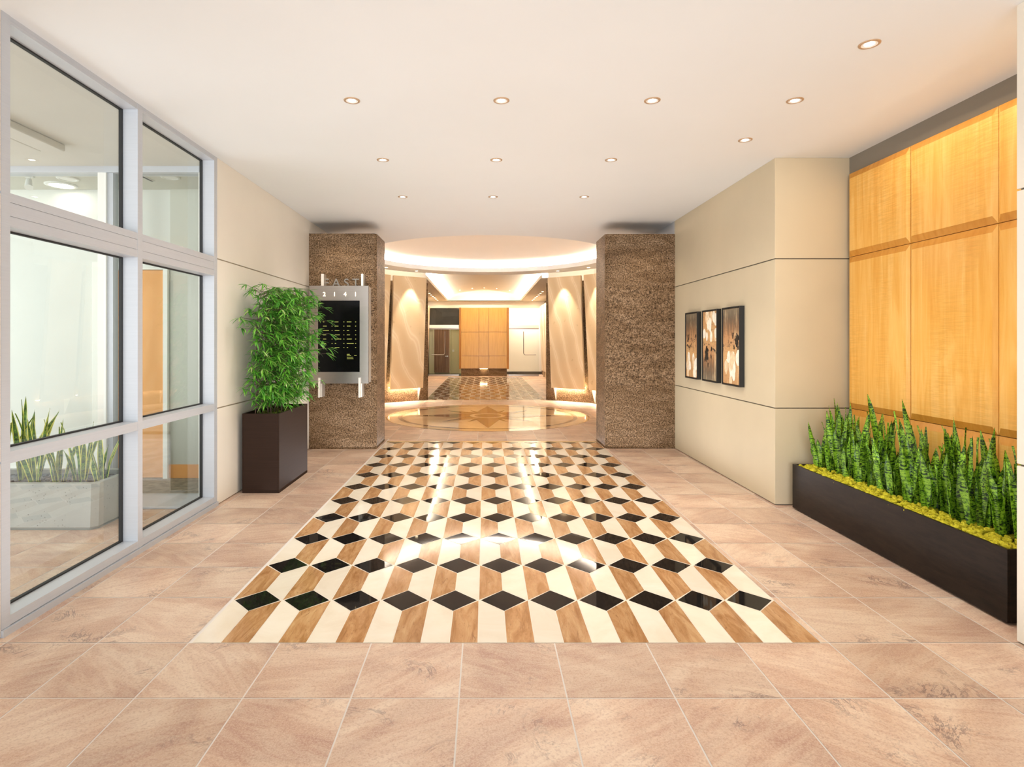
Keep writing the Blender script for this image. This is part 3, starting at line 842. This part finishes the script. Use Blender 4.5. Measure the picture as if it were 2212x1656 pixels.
# gold wood feature panel + granite base
gp = thing('feature_panel', 'large gold wood wall panel on granite base at the corridor end', 'wall panel', (0, 24.4, 0))
gx = [(996-1047)*24.35/1250, (1034.3-1047)*24.35/1250, (1055.5-1047)*24.35/1250, (1095-1047)*24.35/1250]
gz = [2.90, 1.87, .865, .335]
for i in range(3):
    for j in range(3):
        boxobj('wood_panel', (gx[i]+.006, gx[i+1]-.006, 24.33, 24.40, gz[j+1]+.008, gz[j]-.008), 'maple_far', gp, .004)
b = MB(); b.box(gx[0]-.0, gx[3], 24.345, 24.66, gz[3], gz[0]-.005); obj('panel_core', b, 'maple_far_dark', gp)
for (xa, xb) in ((gx[0]-.085, gx[0]), (gx[3]+.085, gx[3])):
    p = [(xb, 24.335), (xa, 24.42), (xa, 24.68), (xb, 24.68)]
    b = MB(); b.prism(p if xa < xb else p[::-1], gz[3]-.02, gz[0]); obj('bevelled_edge', b, 'maple_far_dark', gp)
b = MB()
b.box(gx[0], gx[1]+.01, 24.40, 24.68, 0, gz[3]-.002); b.box(gx[2]-.01, gx[3], 24.40, 24.68, 0, gz[3]-.002); b.box(gx[1]+.01, gx[2]-.01, 24.58, 24.68, 0, gz[3]-.002)
obj('granite_base', b, 'granite_red', gp)
b = MB(); b.box(gx[1]+.05, gx[2]-.05, 24.46, 24.50, gz[3]-.02, gz[3]-.003); obj('niche_light', b, 'lamp_warm', gp)
area('feature_wash', (0, 23.5, H+.28), (radians(28), 0, 0), 2.0, .1, 30, WARM)

# vault downlights
for k, (px, yv) in enumerate(((993, 23.0), (1020, 23.0), (1046, 23.0), (1073, 23.0), (1101, 23.0))):
    x = (px-1047)*23.0/1250; t_ = (x+.03)/1.86; z = H+.10+.34*(1-t_*t_)-.004
    d = thing('vault_downlight', 'tiny spotlight in the far vault, %s of five' % ['leftmost', 'second from left', 'middle', 'second from right', 'rightmost'][k], 'downlight', (x, yv, z), 'spotlights across the far vault')
    b = MB(); b.lathe([(.035, z+.004), (.035, z-.004), (.024, z-.004)], (x, yv), 16); obj('trim_ring', b, 'trim_white', d)
    b = MB(); b.lathe([(.024, z-.003), (.001, z-.003)], (x, yv), 16); obj('lamp', b, 'lamp_warm', d)
ords = ['nearest', 'second nearest', 'third nearest', 'fourth nearest', 'fifth nearest', 'sixth nearest', 'farthest']
for sg, side, xx in ((-1, 'left', -1.94), (1, 'right', 1.96)):
    for k in range(7):
        y = 19.6+.70*k; z = H
        d = thing('corridor_downlight', '%s of the seven small downlights along the %s corridor soffit' % (ords[k], side), 'downlight', (xx, y, z), 'downlights along the %s far soffit' % side)
        b = MB(); b.lathe([(.055, z), (.055, z-.004), (.042, z-.005)], (xx, y), 16); obj('trim_ring', b, 'trim_bronze', d)
        b = MB(); b.lathe([(.032, z-.0055), (.001, z-.0055)], (xx, y), 16); obj('lamp', b, 'lamp_warm', d)

# ================================================================== MAIN DOWNLIGHTS
DL = [(-.923,4.02,'front row of four, leftmost'),(.116,4.02,'front row of four, second from left'),(1.164,4.02,'front row of four, third from left'),(2.155,4.02,'front row of four, rightmost'),
      (2.165,3.256,'nearest the camera, at upper right'),(2.166,4.81,'alone at right between front and middle rows'),
      (-.94,5.34,'middle row of three, left'),(.107,5.34,'middle row of three, centre'),(1.166,5.34,'middle row of three, right'),
      (-.95,6.71,'back row of three, left'),(.097,6.71,'back row of three, centre'),(1.154,6.71,'back row of three, right')]
proto = None
def build_downlight():
    t = thing('downlight', '', 'downlight', (0, 0, H), 'recessed downlights in the lobby ceiling')
    z = H
    b = MB(); b.lathe([(.056, z), (.055, z-.004), (.045, z-.006), (.040, z-.004)], (0, 0), 40); obj('trim_ring', b, 'trim_bronze', t)
    b = MB(); b.lathe([(.041, z-.0045), (.030, z-.002), (.026, z-.001)], (0, 0), 40); obj('baffle', b, 'trim_white', t)
    b = MB(); b.lathe([(.027, z-.0015), (.001, z-.0015)], (0, 0), 32); obj('lamp', b, 'lamp_white', t)
    return t
proto = build_downlight()
for k, (x, y, lab) in enumerate(DL):
    if k == 0: t = proto
    else:
        t = proto.copy(); COL.objects.link(t)
        for ch in list(proto.children):
            c_ = ch.copy(); COL.objects.link(c_); c_.parent = t
    t.location = (x, y, H); t['label'] = 'small round recessed ceiling downlight, '+lab
for k, (x, y, lab) in enumerate(DL):
    p = 34 if x < 2 else (9 if y > 4.5 else (30 if y > 3.5 else 20))
    spot('downlight_beam', (x, y, H-.02), (x+(.1 if x > 2 else 0), y, 0), p, 150 if x < 2 else 100, (1.0, .94, .86), .9, .04)

# ================================================================== DIRECTORY SIGN
t = thing('directory_sign', 'brushed steel building directory with black screen on left granite pillar', 'sign', (-1.98, 7.95, 1.0))
PY = 7.85
s = PY/1250
def px(x): return (x-1047)*s
def pzz(y): return 1.5-(y-736)*s
X0, X1, Z0, Z1 = px(668), px(796), pzz(828), pzz(617)
S0, S1, T0, T1 = px(687), px(777), pzz(803), pzz(649)
b = MB()
b.box(X0, X1, PY, PY+.03, T1, Z1); b.box(X0, X1, PY, PY+.03, Z0, T0); b.box(X0, S0, PY, PY+.03, T0, T1); b.box(S1, X1, PY, PY+.03, T0, T1)
obj('face_plate', b, 'steel', t)
boxobj('side_edge', (X1-.03, X1+.0, PY+.0305, 8.03, Z0+.01, Z1-.01), 'steel_light', t)
boxobj('housing', (X0+.02, X1-.035, PY+.04, 8.03, Z0+.02, Z1-.02), 'charcoal', t)
boxobj('screen', (S0+.001, S1-.001, PY+.008, PY+.039, T0+.001, T1-.001), 'screen_black', t)
for (xa, xb, ya, yb, yy) in ((691,698,590,617,PY+.05),(778,784,590,617,PY+.05),(688,692.5,815,858,PY-.03),(775,779.5,815,858,PY-.03)):
    boxobj('support_bar', (px(xa), px(xb)-.005, yy, 8.03 if ya < 700 else PY+.0, pzz(yb if ya > 700 else 640), pzz(ya)), 'steel_light', t, .003)
    if ya > 700: boxobj('support_bar', (px(xa)+.012, px(xb)+.01, PY+.03, 8.03, pzz(858), pzz(828)), 'steel_light', t)
def text_mb(txt, size, x, y, z, depth=.004):
    cu = bpy.data.curves.new('txt', 'FONT'); cu.body = txt; cu.size = size; cu.extrude = depth; cu.align_x = 'CENTER'
    o = bpy.data.objects.new('txt', cu); COL.objects.link(o)
    bpy.context.view_layer.update()
    me = bpy.data.meshes.new_from_object(o.evaluated_get(bpy.context.evaluated_depsgraph_get()))
    bpy.data.objects.remove(o); b = MB()
    b.v = [(x+v.co.x, y-v.co.z, z+v.co.y) for v in me.vertices]
    b.f = [list(p.vertices) for p in me.polygons]; b.mi = [0]*len(b.f); b.sm = [False]*len(b.f); b.uv = [[(0,0)]*len(f) for f in b.f]
    return b
for ch, x in zip('2141', (700.5, 722.5, 745.5, 768)):
    obj('numeral', text_mb(ch, .080, px(x), PY-.003, pzz(639.5)), 'sign_digit', t)
cols = ((697, 715, 723), (723, 738, 744), (749, 767, 771))
rw = [695, 704, 713.5, 723, 732, 741.5, 750.5]
r2 = random.Random(3)
lens = [(3,8,10),(8,8,8),(13,10,5),(7,11,7),(7,14,11),(7,3,15),(2,10,3)]
for i, yy in enumerate(rw):
    for c_, (xn, xnum, _) in enumerate(cols):
        L = lens[i][c_]; x = xn if c_ else 697.5; b = MB()
        while L > 0:
            w_ = min(L, r2.uniform(.9, 2.2)); b.box(px(x), px(x+w_-.25), PY+.0065, PY+.008, pzz(yy+.55), pzz(yy-.55)); x += w_; L -= w_
        obj('listing_line', b, 'directory_text', t)
    for xn in (716, 741.5, 767): b = MB(); b.box(px(xn), px(xn+2), PY+.0065, PY+.008, pzz(yy+.5), pzz(yy-.5)); obj('listing_number', b, 'directory_text', t)
for yy, a, c_ in ((765, 749, 755), (767.3, 749, 758), (767.3, 765, 770), (771.3, 749, 762.5), (774.6, 749, 763)):
    x = a; b = MB()
    while x < c_: w_ = r2.uniform(.9, 2.4); b.box(px(x), px(min(x+w_-.3, c_)), PY+.0065, PY+.008, pzz(yy+.5), pzz(yy-.5)); x += w_
    obj('listing_line', b, 'directory_text', t)
# EAST letters on the pillar
t = thing('wall_lettering', 'grey metal letters EAST on granite above the directory', 'lettering', (-2.0, 8.03, 2.2))
s2 = 8.0/1250
for ch, x in zip('EAST', (704, 725.5, 747.5, 767.5)):
    obj('letter', text_mb(ch, .165, (x-1047)*s2, 8.022, 1.5-(619-736)*s2, .004), 'letter_grey', t)
spot('sign_light', (-1.95, 7.1, H-.04), (-1.95, 8.0, 2.3), 25, 60, WARM, .8)
spot('pillar_light', (2.2, 7.3, H-.04), (2.2, 8.0, 2.0), 18, 75, WARM, .8)

# ================================================================== ARTWORKS
def art_mat(key, seed, flip):
    m = mat(key, rough=.6); n = NT(m); co = n.coord('Generated'); sx = n.new('ShaderNodeSeparateXYZ'); n.link(co, sx.inputs[0])
    z = sx.outputs[2]
    if flip: z = n.math('SUBTRACT', 1.0, z)
    off = n.mapping(n.coord(), loc=(seed, seed*1.7, seed*.3), scale=(1, 10, 1.6))
    st = n.noise(off, 3.0, 7, .7, .5)
    zz = n.math('ADD', z, n.math('MULTIPLY', n.math('SUBTRACT', st, .5), .5))
    col = n.ramp(zz, [(.05, (.50,.27,.11)), (.38, (.62,.36,.15)), (.62, (.48,.25,.11)), (.74, (.24,.13,.06)), (.88, (.13,.09,.055)), (1, (.20,.16,.10))])
    cr = n.noise(n.mapping(n.coord(), loc=(seed*2, 0, 0), scale=(1, 3, 34)), 2.0, 5, .7)
    col = n.mix(n.ramp(cr, [(.56, (0,0,0)), (.66, (.55,.55,.55))]), col, (.20,.10,.05))
    lt = n.noise(off, 1.8, 5, .6); col = n.mix(n.ramp(lt, [(.55, (0,0,0)), (.7, (.7,.7,.7))]), col, (.80,.60,.34))
    sp = n.noise(n.mapping(n.coord(), loc=(seed*3, seed, seed)), 9, 9, .82, .4)
    bz = n.ramp(n.math('ABSOLUTE', n.math('SUBTRACT', z, .55)), [(.06, (1,1,1)), (.16, (0,0,0))])
    k = n.math('MULTIPLY', n.ramp(sp, [(.545, (0,0,0)), (.56, (1,1,1))]), bz)
    col = n.mix(k, col, (.012,.010,.009)); n.base(col); M[key] = m
arts = [(7.078, 7.505, 'farthest of three framed abstract canvases, pale petals at the bottom', 1.3, False),
        (6.48, 6.924, 'middle of three framed abstract canvases, pale petals at the top', 4.1, True),
        (5.90, 6.343, 'nearest of three framed abstract canvases, brightest orange, pale petals below', 9.7, False)]
plaster('petal_light', (.88,.80,.66), .12, .6, 25); plaster('petal_tan', (.78,.58,.36), .15, .6, 25)
for k, (y0, y1, lab, seed, flip) in enumerate(arts):
    z0, z1 = 1.026, 1.86; XF = 2.598
    t = thing('framed_artwork', lab, 'artwork', (XR, (y0+y1)/2, z0), 'abstract triptych on the beige wall')
    b = MB(); fw = .014
    b.box(XF, XR-.001, y0, y0+fw, z0, z1); b.box(XF, XR-.001, y1-fw, y1, z0, z1)
    b.box(XF, XR-.001, y0+fw, y1-fw, z0, z0+fw); b.box(XF, XR-.001, y0+fw, y1-fw, z1-fw, z1)
    obj('frame', b, 'black_frame', t, .001)
    art_mat('canvas_%d' % k, seed, flip)
    boxobj('canvas', (XF+.008, XR-.002, y0+fw+.005, y1-fw-.005, z0+fw+.005, z1-fw-.005), 'canvas_%d' % k, t)
    rr = random.Random(20+k); b = MB(); cnt = 0; layers = 0
    n_ = 15 if k < 2 else 20
    for q in range(n_):
        ry = rr.uniform(.030, .045); rz = rr.uniform(.05, .085)
        cy = rr.uniform(y0+fw+.02, y1-fw-.02); f = rr.random()**1.2
        h_ = .26 if k != 2 else .30
        cz_ = (z0+.03+f*h_) if not flip else (z1-.05-f*h_)
        pts = []
        xx = XF+.0075-.0004*q/n_
        for a in range(22):
            aa = -2*pi*a/22; rb = 1+.05*sin(3*aa+q)
            yy = min(max(cy+ry*rb*cos(aa), y0+fw+.007), y1-fw-.007); zz = min(max(cz_+rz*rb*sin(aa), z0+fw+.007), z1-fw-.007)
            pts.append((xx, yy, zz))
        b.face(pts, 0 if rr.random() < .6 else 1)
    obj('painted_petals', b, ['petal_light', 'petal_tan'], t)
    # black blotches
    spots = [[(.82,.62,.10),(.55,.50,.035),(.62,.47,.03),(.15,.64,.04)], [(.72,.38,.16),(.35,.45,.04),(.85,.30,.06),(.62,.22,.05),(.4,.36,.05)], [(.12,.55,.15),(.38,.63,.06),(.5,.55,.03),(.3,.49,.05)]][k]
    w_ = y1-y0-2*fw-.02; h_ = z1-z0-2*fw-.02
    for (fy, fz, sz) in spots:
        b = MB()
        for q in range(9):
            cy = y1-fw-.01-(1-fy)*w_ + rr.gauss(0, sz*.09); cz_ = z0+fw+.01+fz*h_ + rr.gauss(0, sz*.22); r_ = sz*rr.uniform(.10, .28)
            pts = []; ph = rr.random()*6
            for a in range(16):
                aa = -2*pi*a/16; rb = r_*(1+.35*sin(3*aa+ph)+.25*sin(5*aa+2*ph))
                pts.append((XF+.0068-.00002*q, min(max(cy+rb*cos(aa)*.8, y0+fw+.007), y1-fw-.007), cz_+rb*sin(aa)*1.2))
            b.face(pts)
        obj('black_blotch', b, 'black_frame', t)

# ================================================================== PLANTERS
def leaf_strip(b, base, ang, lean, h, w, bend, twist, segs=8, mi=0, kind='snake', fold=.25):
    # strap leaf: base point, azimuth of the leaf's lean, lean amount, height, width
    d = Vector((cos(ang), sin(ang), 0)); face = ang+twist
    rows, uvs = [], []
    for i in range(segs+1):
        t = i/segs
        if kind == 'snake':
            ww = w*(.55+.9*t-.55*t*t)*1.0 if t < .55 else w*.88*max(0, (1-((t-.55)/.45)**1.7))+.0008
        off = d*(h*(lean*t+bend*t*t))
        z = h*t*(1-.25*abs(lean+bend)*t*.5)
        p = Vector(base)+off+Vector((0,0,z))
        fa = face+twist*t*1.2
        side = Vector((cos(fa), sin(fa), 0)); nrm = Vector((-sin(fa), cos(fa), 0))
        wob = sin(t*9+ang*5)*w*.10
        row = []; uvr = []
        for u in (-1, -.5, 0, .5, 1):
            row.append(p+side*(u*ww*.5)+nrm*(abs(u)*ww*fold+(wob*u)))
            uvr.append(((u+1)/2*.98+.01, t))
        rows.append(row); uvs.append(uvr)
    b.grid(rows, mi, uvs)

# --- long black planter with banded snake plants
t = thing('trough_planter', 'long low glossy black trough planter on floor below maple panels', 'planter', (2.98, 4.1, 0))
px0, px1, py0, py1, ph = 2.755, 3.22, 3.05, 5.18, .40
b = MB()
b.box(px0, px0+.018, py0, py1, .012, ph); b.box(px1-.018, px1, py0, py1, .012, ph)
b.box(px0+.018, px1-.018, py0, py0+.018, .012, ph); b.box(px0+.018, px1-.018, py1-.018, py1, .012, ph); b.box(px0+.018, px1-.018, py0+.018, py1-.018, .012, .03)
obj('box', b, 'ebony', t, .002)
boxobj('recessed_base', (px0+.03, px1-.03, py0+.03, py1-.03, 0, .012), 'charcoal', t)
boxobj('soil', (px0+.019, px1-.019, py0+.019, py1-.019, .03, .36), 'soil', t)
# moss
rr = random.Random(5)
def blob(b, c, r, rr, seg=10, rings=7, flat=.75):
    rows = []; ph_ = [rr.random()*6 for _ in range(4)]
    for i in range(rings+1):
        th = pi*i/rings; row = []
        for j in range(seg):
            a = 2*pi*j/seg
            k = 1+.16*sin(3*a+ph_[0]+th*2)+.13*sin(5*th+ph_[1]+a)+.10*rr.uniform(-1, 1)
            row.append((c[0]+r*k*sin(th)*cos(a), c[1]+r*k*sin(th)*sin(a), c[2]+r*flat*k*cos(th)))
        rows.append(row)
    b.grid(rows, 0, closed=True)
b = MB()
y = py0+.035
while y < py1-.03:
    for xx in (px0+.038, px0+.068, px0+.102, px0+.14, px0+.18, px0+.24, px0+.33, px0+.41):
        if xx > px0+.2 and rr.random() < .35: continue
        rad = rr.uniform(.014, .027)
        blob(b, (xx+rr.uniform(-.012, .012), y+rr.uniform(-.014, .014), .378+rr.uniform(-.004, .020)), rad, rr)
    y += .031
tag(obj('moss_bed', b, 'moss', None, 0, (2.98, 4.1, .36)), 'yellow-green reindeer moss filling the top of the black trough', 'moss', kind='stuff')
# snake plants
rr = random.Random(11)
cl = []
n_ = 15
for k in range(n_):
    y = py0+.12+(py1-py0-.24)*k/(n_-1)
    cl.append((px0+.20+rr.uniform(-.02, .02), y+rr.uniform(-.03, .03)))
    cl.append((px0+.34+rr.uniform(-.02, .02), y+.07*rr.uniform(-1, 1)))
for k, (x, y) in enumerate(cl):
    b = MB(); back = k % 2
    nl = rr.randint(7, 10)
    tall = [.49, .58][back]*rr.uniform(.80, 1.22)
    for q in range(nl):
        a = 2*pi*q/nl+rr.uniform(-.5, .5); h = tall*rr.uniform(.45, 1.05) if q else tall*1.08
        if x+cos(a)*h*.3 > 3.2: a = pi-a
        r0 = rr.uniform(.01, .04)
        leaf_strip(b, (x+r0*cos(a), y+r0*sin(a), .355), a, rr.uniform(.02, .16), h, rr.uniform(.050, .074), rr.uniform(-.04, .12), rr.uniform(-.9, .9)+(pi/2 if rr.random() < .5 else 0)*.6)
    od = ['nearest the camera', 'second', 'third', 'fourth', 'fifth', 'sixth', 'seventh', 'eighth', 'ninth', 'tenth', 'eleventh', 'twelfth', 'thirteenth', 'fourteenth', 'farthest from the camera'][k//2]
    if k//2 not in (0, 14): od += ' counting away from the camera'
    lab = 'banded snake plant in the %s row of black trough, %s' % ('back' if back else 'front', od)
    tag(obj('snake_plant', b, 'leaf_banded', None, 0, (x, y, .36)), lab, 'plant', 'banded snake plants in the %s row' % ('back' if back else 'front'))
# light hidden in the alcove grazing wood
area('alcove_wash', (3.05, 3.8, H-.03), (0, radians(12), 0), .12, 1.7, 7, WARM)

# --- tall bronze planter with bamboo
t = thing('tall_planter', 'tall dark brown rectangular planter against the left wall', 'planter', (-2.2, 6.15, 0))
bx0, bx1, by0, by1, bh = -2.39, -2.025, 5.70, 6.61, .784
b = MB(); w_ = .015
b.box(bx0, bx0+w_, by0, by1, 0, bh); b.box(bx1-w_, bx1, by0, by1, 0, bh); b.box(bx0+w_, bx1-w_, by0, by0+w_, 0, bh); b.box(bx0+w_, bx1-w_, by1-w_, by1, 0, bh)
obj('box', b, 'bronze', t, .002)
boxobj('soil', (bx0+w_, bx1-w_, by0+w_, by1-w_, .02, .74), 'soil', t)
b = MB(); rr = random.Random(8)
for _ in range(170): blob(b, (rr.uniform(bx0+.035, bx1-.035), rr.uniform(by0+.035, by1-.035), .748), rr.uniform(.012, .022), rr, 7, 5)
tag(obj('moss_bed', b, 'green_moss', None, 0, (-2.2, 6.15, .74)), 'green moss filling the top of the tall brown planter', 'moss', kind='stuff')
bp = thing('bamboo_plant', 'dense leafy green bamboo hedge growing from the tall brown planter', 'plant', (-2.2, 6.15, .76))
rr = random.Random(21); lf = MB()
def blade(b, p, d, up, L, w):
    d = d.normalized(); s_ = d.cross(up)
    if s_.length < 1e-3: s_ = Vector((1,0,0))
    s_.normalize(); nn = s_.cross(d).normalized()
    rows, uvs = [], []
    for t_, wf, dr in ((0, .15, 0), (.25, .85, .02), (.5, 1, .07), (.78, .6, .18), (1, .03, .34)):
        c_ = p+d*(L*t_)-Vector((0,0,1))*(L*dr*.8)
        rows.append([c_-s_*(w*wf*.5)+nn*(w*.12*wf), c_, c_+s_*(w*wf*.5)+nn*(w*.12*wf)]); uvs.append([(.01, t_), (.5, t_), (.99, t_)])
    b.grid(rows, 0, uvs)
canes = []
for k in range(16):
    x = rr.uniform(bx0+.05, bx1-.05); y = by0+.05+(by1-by0-.1)*(k+.5)/16
    lx, ly = rr.uniform(-.03, .08), rr.uniform(-.08, .08)
    top = rr.uniform(1.95, 2.07)
    pts = [(x+lx*f+.012*sin(f*7+k), y+ly*f+.012*cos(f*6+k), .745+(top-.745)*f) for f in [i/9 for i in range(10)]]
    b = MB(); b.tube(pts, [.006-.004*i/9 for i in range(10)], 6)
    tw = []
    obj('cane', b, 'cane', bp); canes.append(pts)
nspr = 0
tw = MB()
while nspr < 1350:
    pts = rr.choice(canes); f = rr.random()**.9*.97+.03; i = min(8, int(f*9)); u = f*9-i
    p = Vector(pts[i]).lerp(Vector(pts[i+1]), u)
    if p.z < .84: continue
    a = rr.uniform(-1.9, 1.6)                      # bias to room side
    out = rr.uniform(.04, .26)
    tip = p+Vector((cos(a)*out, sin(a)*out, rr.uniform(-.02, .07)))
    if tip.x < -2.41: tip.x = -2.41+rr.uniform(0, .03)
    if tip.x > -1.80: tip.x = -1.80-rr.uniform(0, .1)
    tip.y = min(max(tip.y, 5.56), 6.72)
    tip.z = min(tip.z, 2.06)
    tw.tube([p, p.lerp(tip, .5)+Vector((0,0,.01)), tip], .0016, 3)
    nspr += 1
    for q in range(rr.randint(5, 7)):
        da = a+rr.uniform(-1.5, 1.5); dz = rr.uniform(-.75, .45)
        d = Vector((cos(da), sin(da), dz))
        L = rr.uniform(.07, .125)
        if tip.x+d.x*L < -2.432: d.x = abs(d.x)
        blade(lf, tip-d*.01, d, Vector((rr.uniform(-.4, .4), rr.uniform(-.4, .4), 1)), L, rr.uniform(.012, .019))
# a few sprigs reaching towards the sign
for (x, y, z) in ((-1.74, 6.35, 1.72), (-1.72, 6.4, 1.58), (-1.73, 6.38, 1.42), (-1.76, 6.42, 1.36), (-1.75, 6.3, 1.86), (-2.33, 5.50, 1.72), (-2.32, 5.52, 1.62)):
    o = Vector((x, y, z)); c_ = Vector((-2.1, 6.2, z-.08))
    tw.tube([c_, c_.lerp(o, .6)+Vector((0,0,.02)), o], .002, 3)
    for q in range(7):
        da = atan2(o.y-c_.y, o.x-c_.x)+rr.uniform(-1.1, 1.1) if x > -2 else rr.uniform(-2.2, -.6)
        blade(lf, o, Vector((cos(da), sin(da), rr.uniform(-.6, .3))), Vector((0, 0, 1)), rr.uniform(.09, .13), .015)
obj('foliage', lf, 'leaf_bamboo', bp); obj('twigs', tw, 'cane', bp)

# --- concrete planter with variegated snake plants (behind glazing)
t = thing('concrete_planter', 'low pitted grey concrete planter behind the nearer glazing bay', 'planter', (-3.7, 4.9, 0))
def oct_(x0, x1, y0, y1, c): return [(x0+c,y0),(x1-c,y0),(x1,y0+c),(x1,y1-c),(x1-c,y1),(x0+c,y1),(x0,y1-c),(x0,y0+c)]
cx0, cx1, cy0, cy1 = -4.5, -3.06, 4.56, 5.12
b = MB()
bo, to = oct_(cx0+.02, cx1-.03, cy0+.03, cy1-.03, .04), oct_(cx0, cx1, cy0, cy1, .04)
ti = oct_(cx0+.05, cx1-.05, cy0+.05, cy1-.05, .03)
def ringz(p, z): return [(x, y, z) for x, y in p]
b.grid([ringz(oct_(cx0+.03, cx1-.05, cy0+.05, cy1-.05, .04), 0), ringz(oct_(cx0+.03, cx1-.04, cy0+.04, cy1-.04, .04), .012), ringz(bo, .02), ringz(to, .375), ringz(ti, .375), ringz(ti, .33)], 0, closed=True, smooth=False)
b.face(ringz(bo, .001)[::-1])
obj('box', b, 'concrete', t, .004)
b = MB(); b.face(ringz(ti, .332)); obj('soil', b, 'soil', t)
rr = random.Random(14); b = MB()
for _ in range(260): blob(b, (rr.uniform(cx0+.08, cx1-.08), rr.uniform(cy0+.08, cy1-.08), .34), rr.uniform(.012, .022), rr, 7, 5, .6)
tag(obj('pebble_bed', b, 'pebble', None, 0, (-3.7, 4.9, .33)), 'dark pebbles covering the soil of the concrete planter', 'pebbles', kind='stuff')
rr = random.Random(33)
k = 0
for x in [-3.18-.17*i for i in range(8)]:
    b = MB(); y = 4.80+rr.uniform(-.06, .06)
    tall = [.45, .50, .56, .60, .74, .70, .62, .60][k]
    for q in range(8):
        a = 2*pi*q/8+rr.uniform(-.4, .4); h = tall*rr.uniform(.5, 1.05); r0 = rr.uniform(.01, .05)
        leaf_strip(b, (x+r0*cos(a), y+r0*sin(a), .33), a, rr.uniform(.03, .22), h, rr.uniform(.04, .058), rr.uniform(0, .22), rr.uniform(-1.2, 1.2))
    ol = ['rightmost', 'second from right', 'third from right', 'fourth from right', 'fifth from right', 'sixth from right', 'seventh from right', 'leftmost'][k]
    tag(obj('snake_plant', b, 'leaf_variegated', None, 0, (x, y, .33)), 'yellow-edged snake plant, %s in the concrete planter' % ol, 'plant', 'yellow-edged snake plants in the concrete planter')
    k += 1
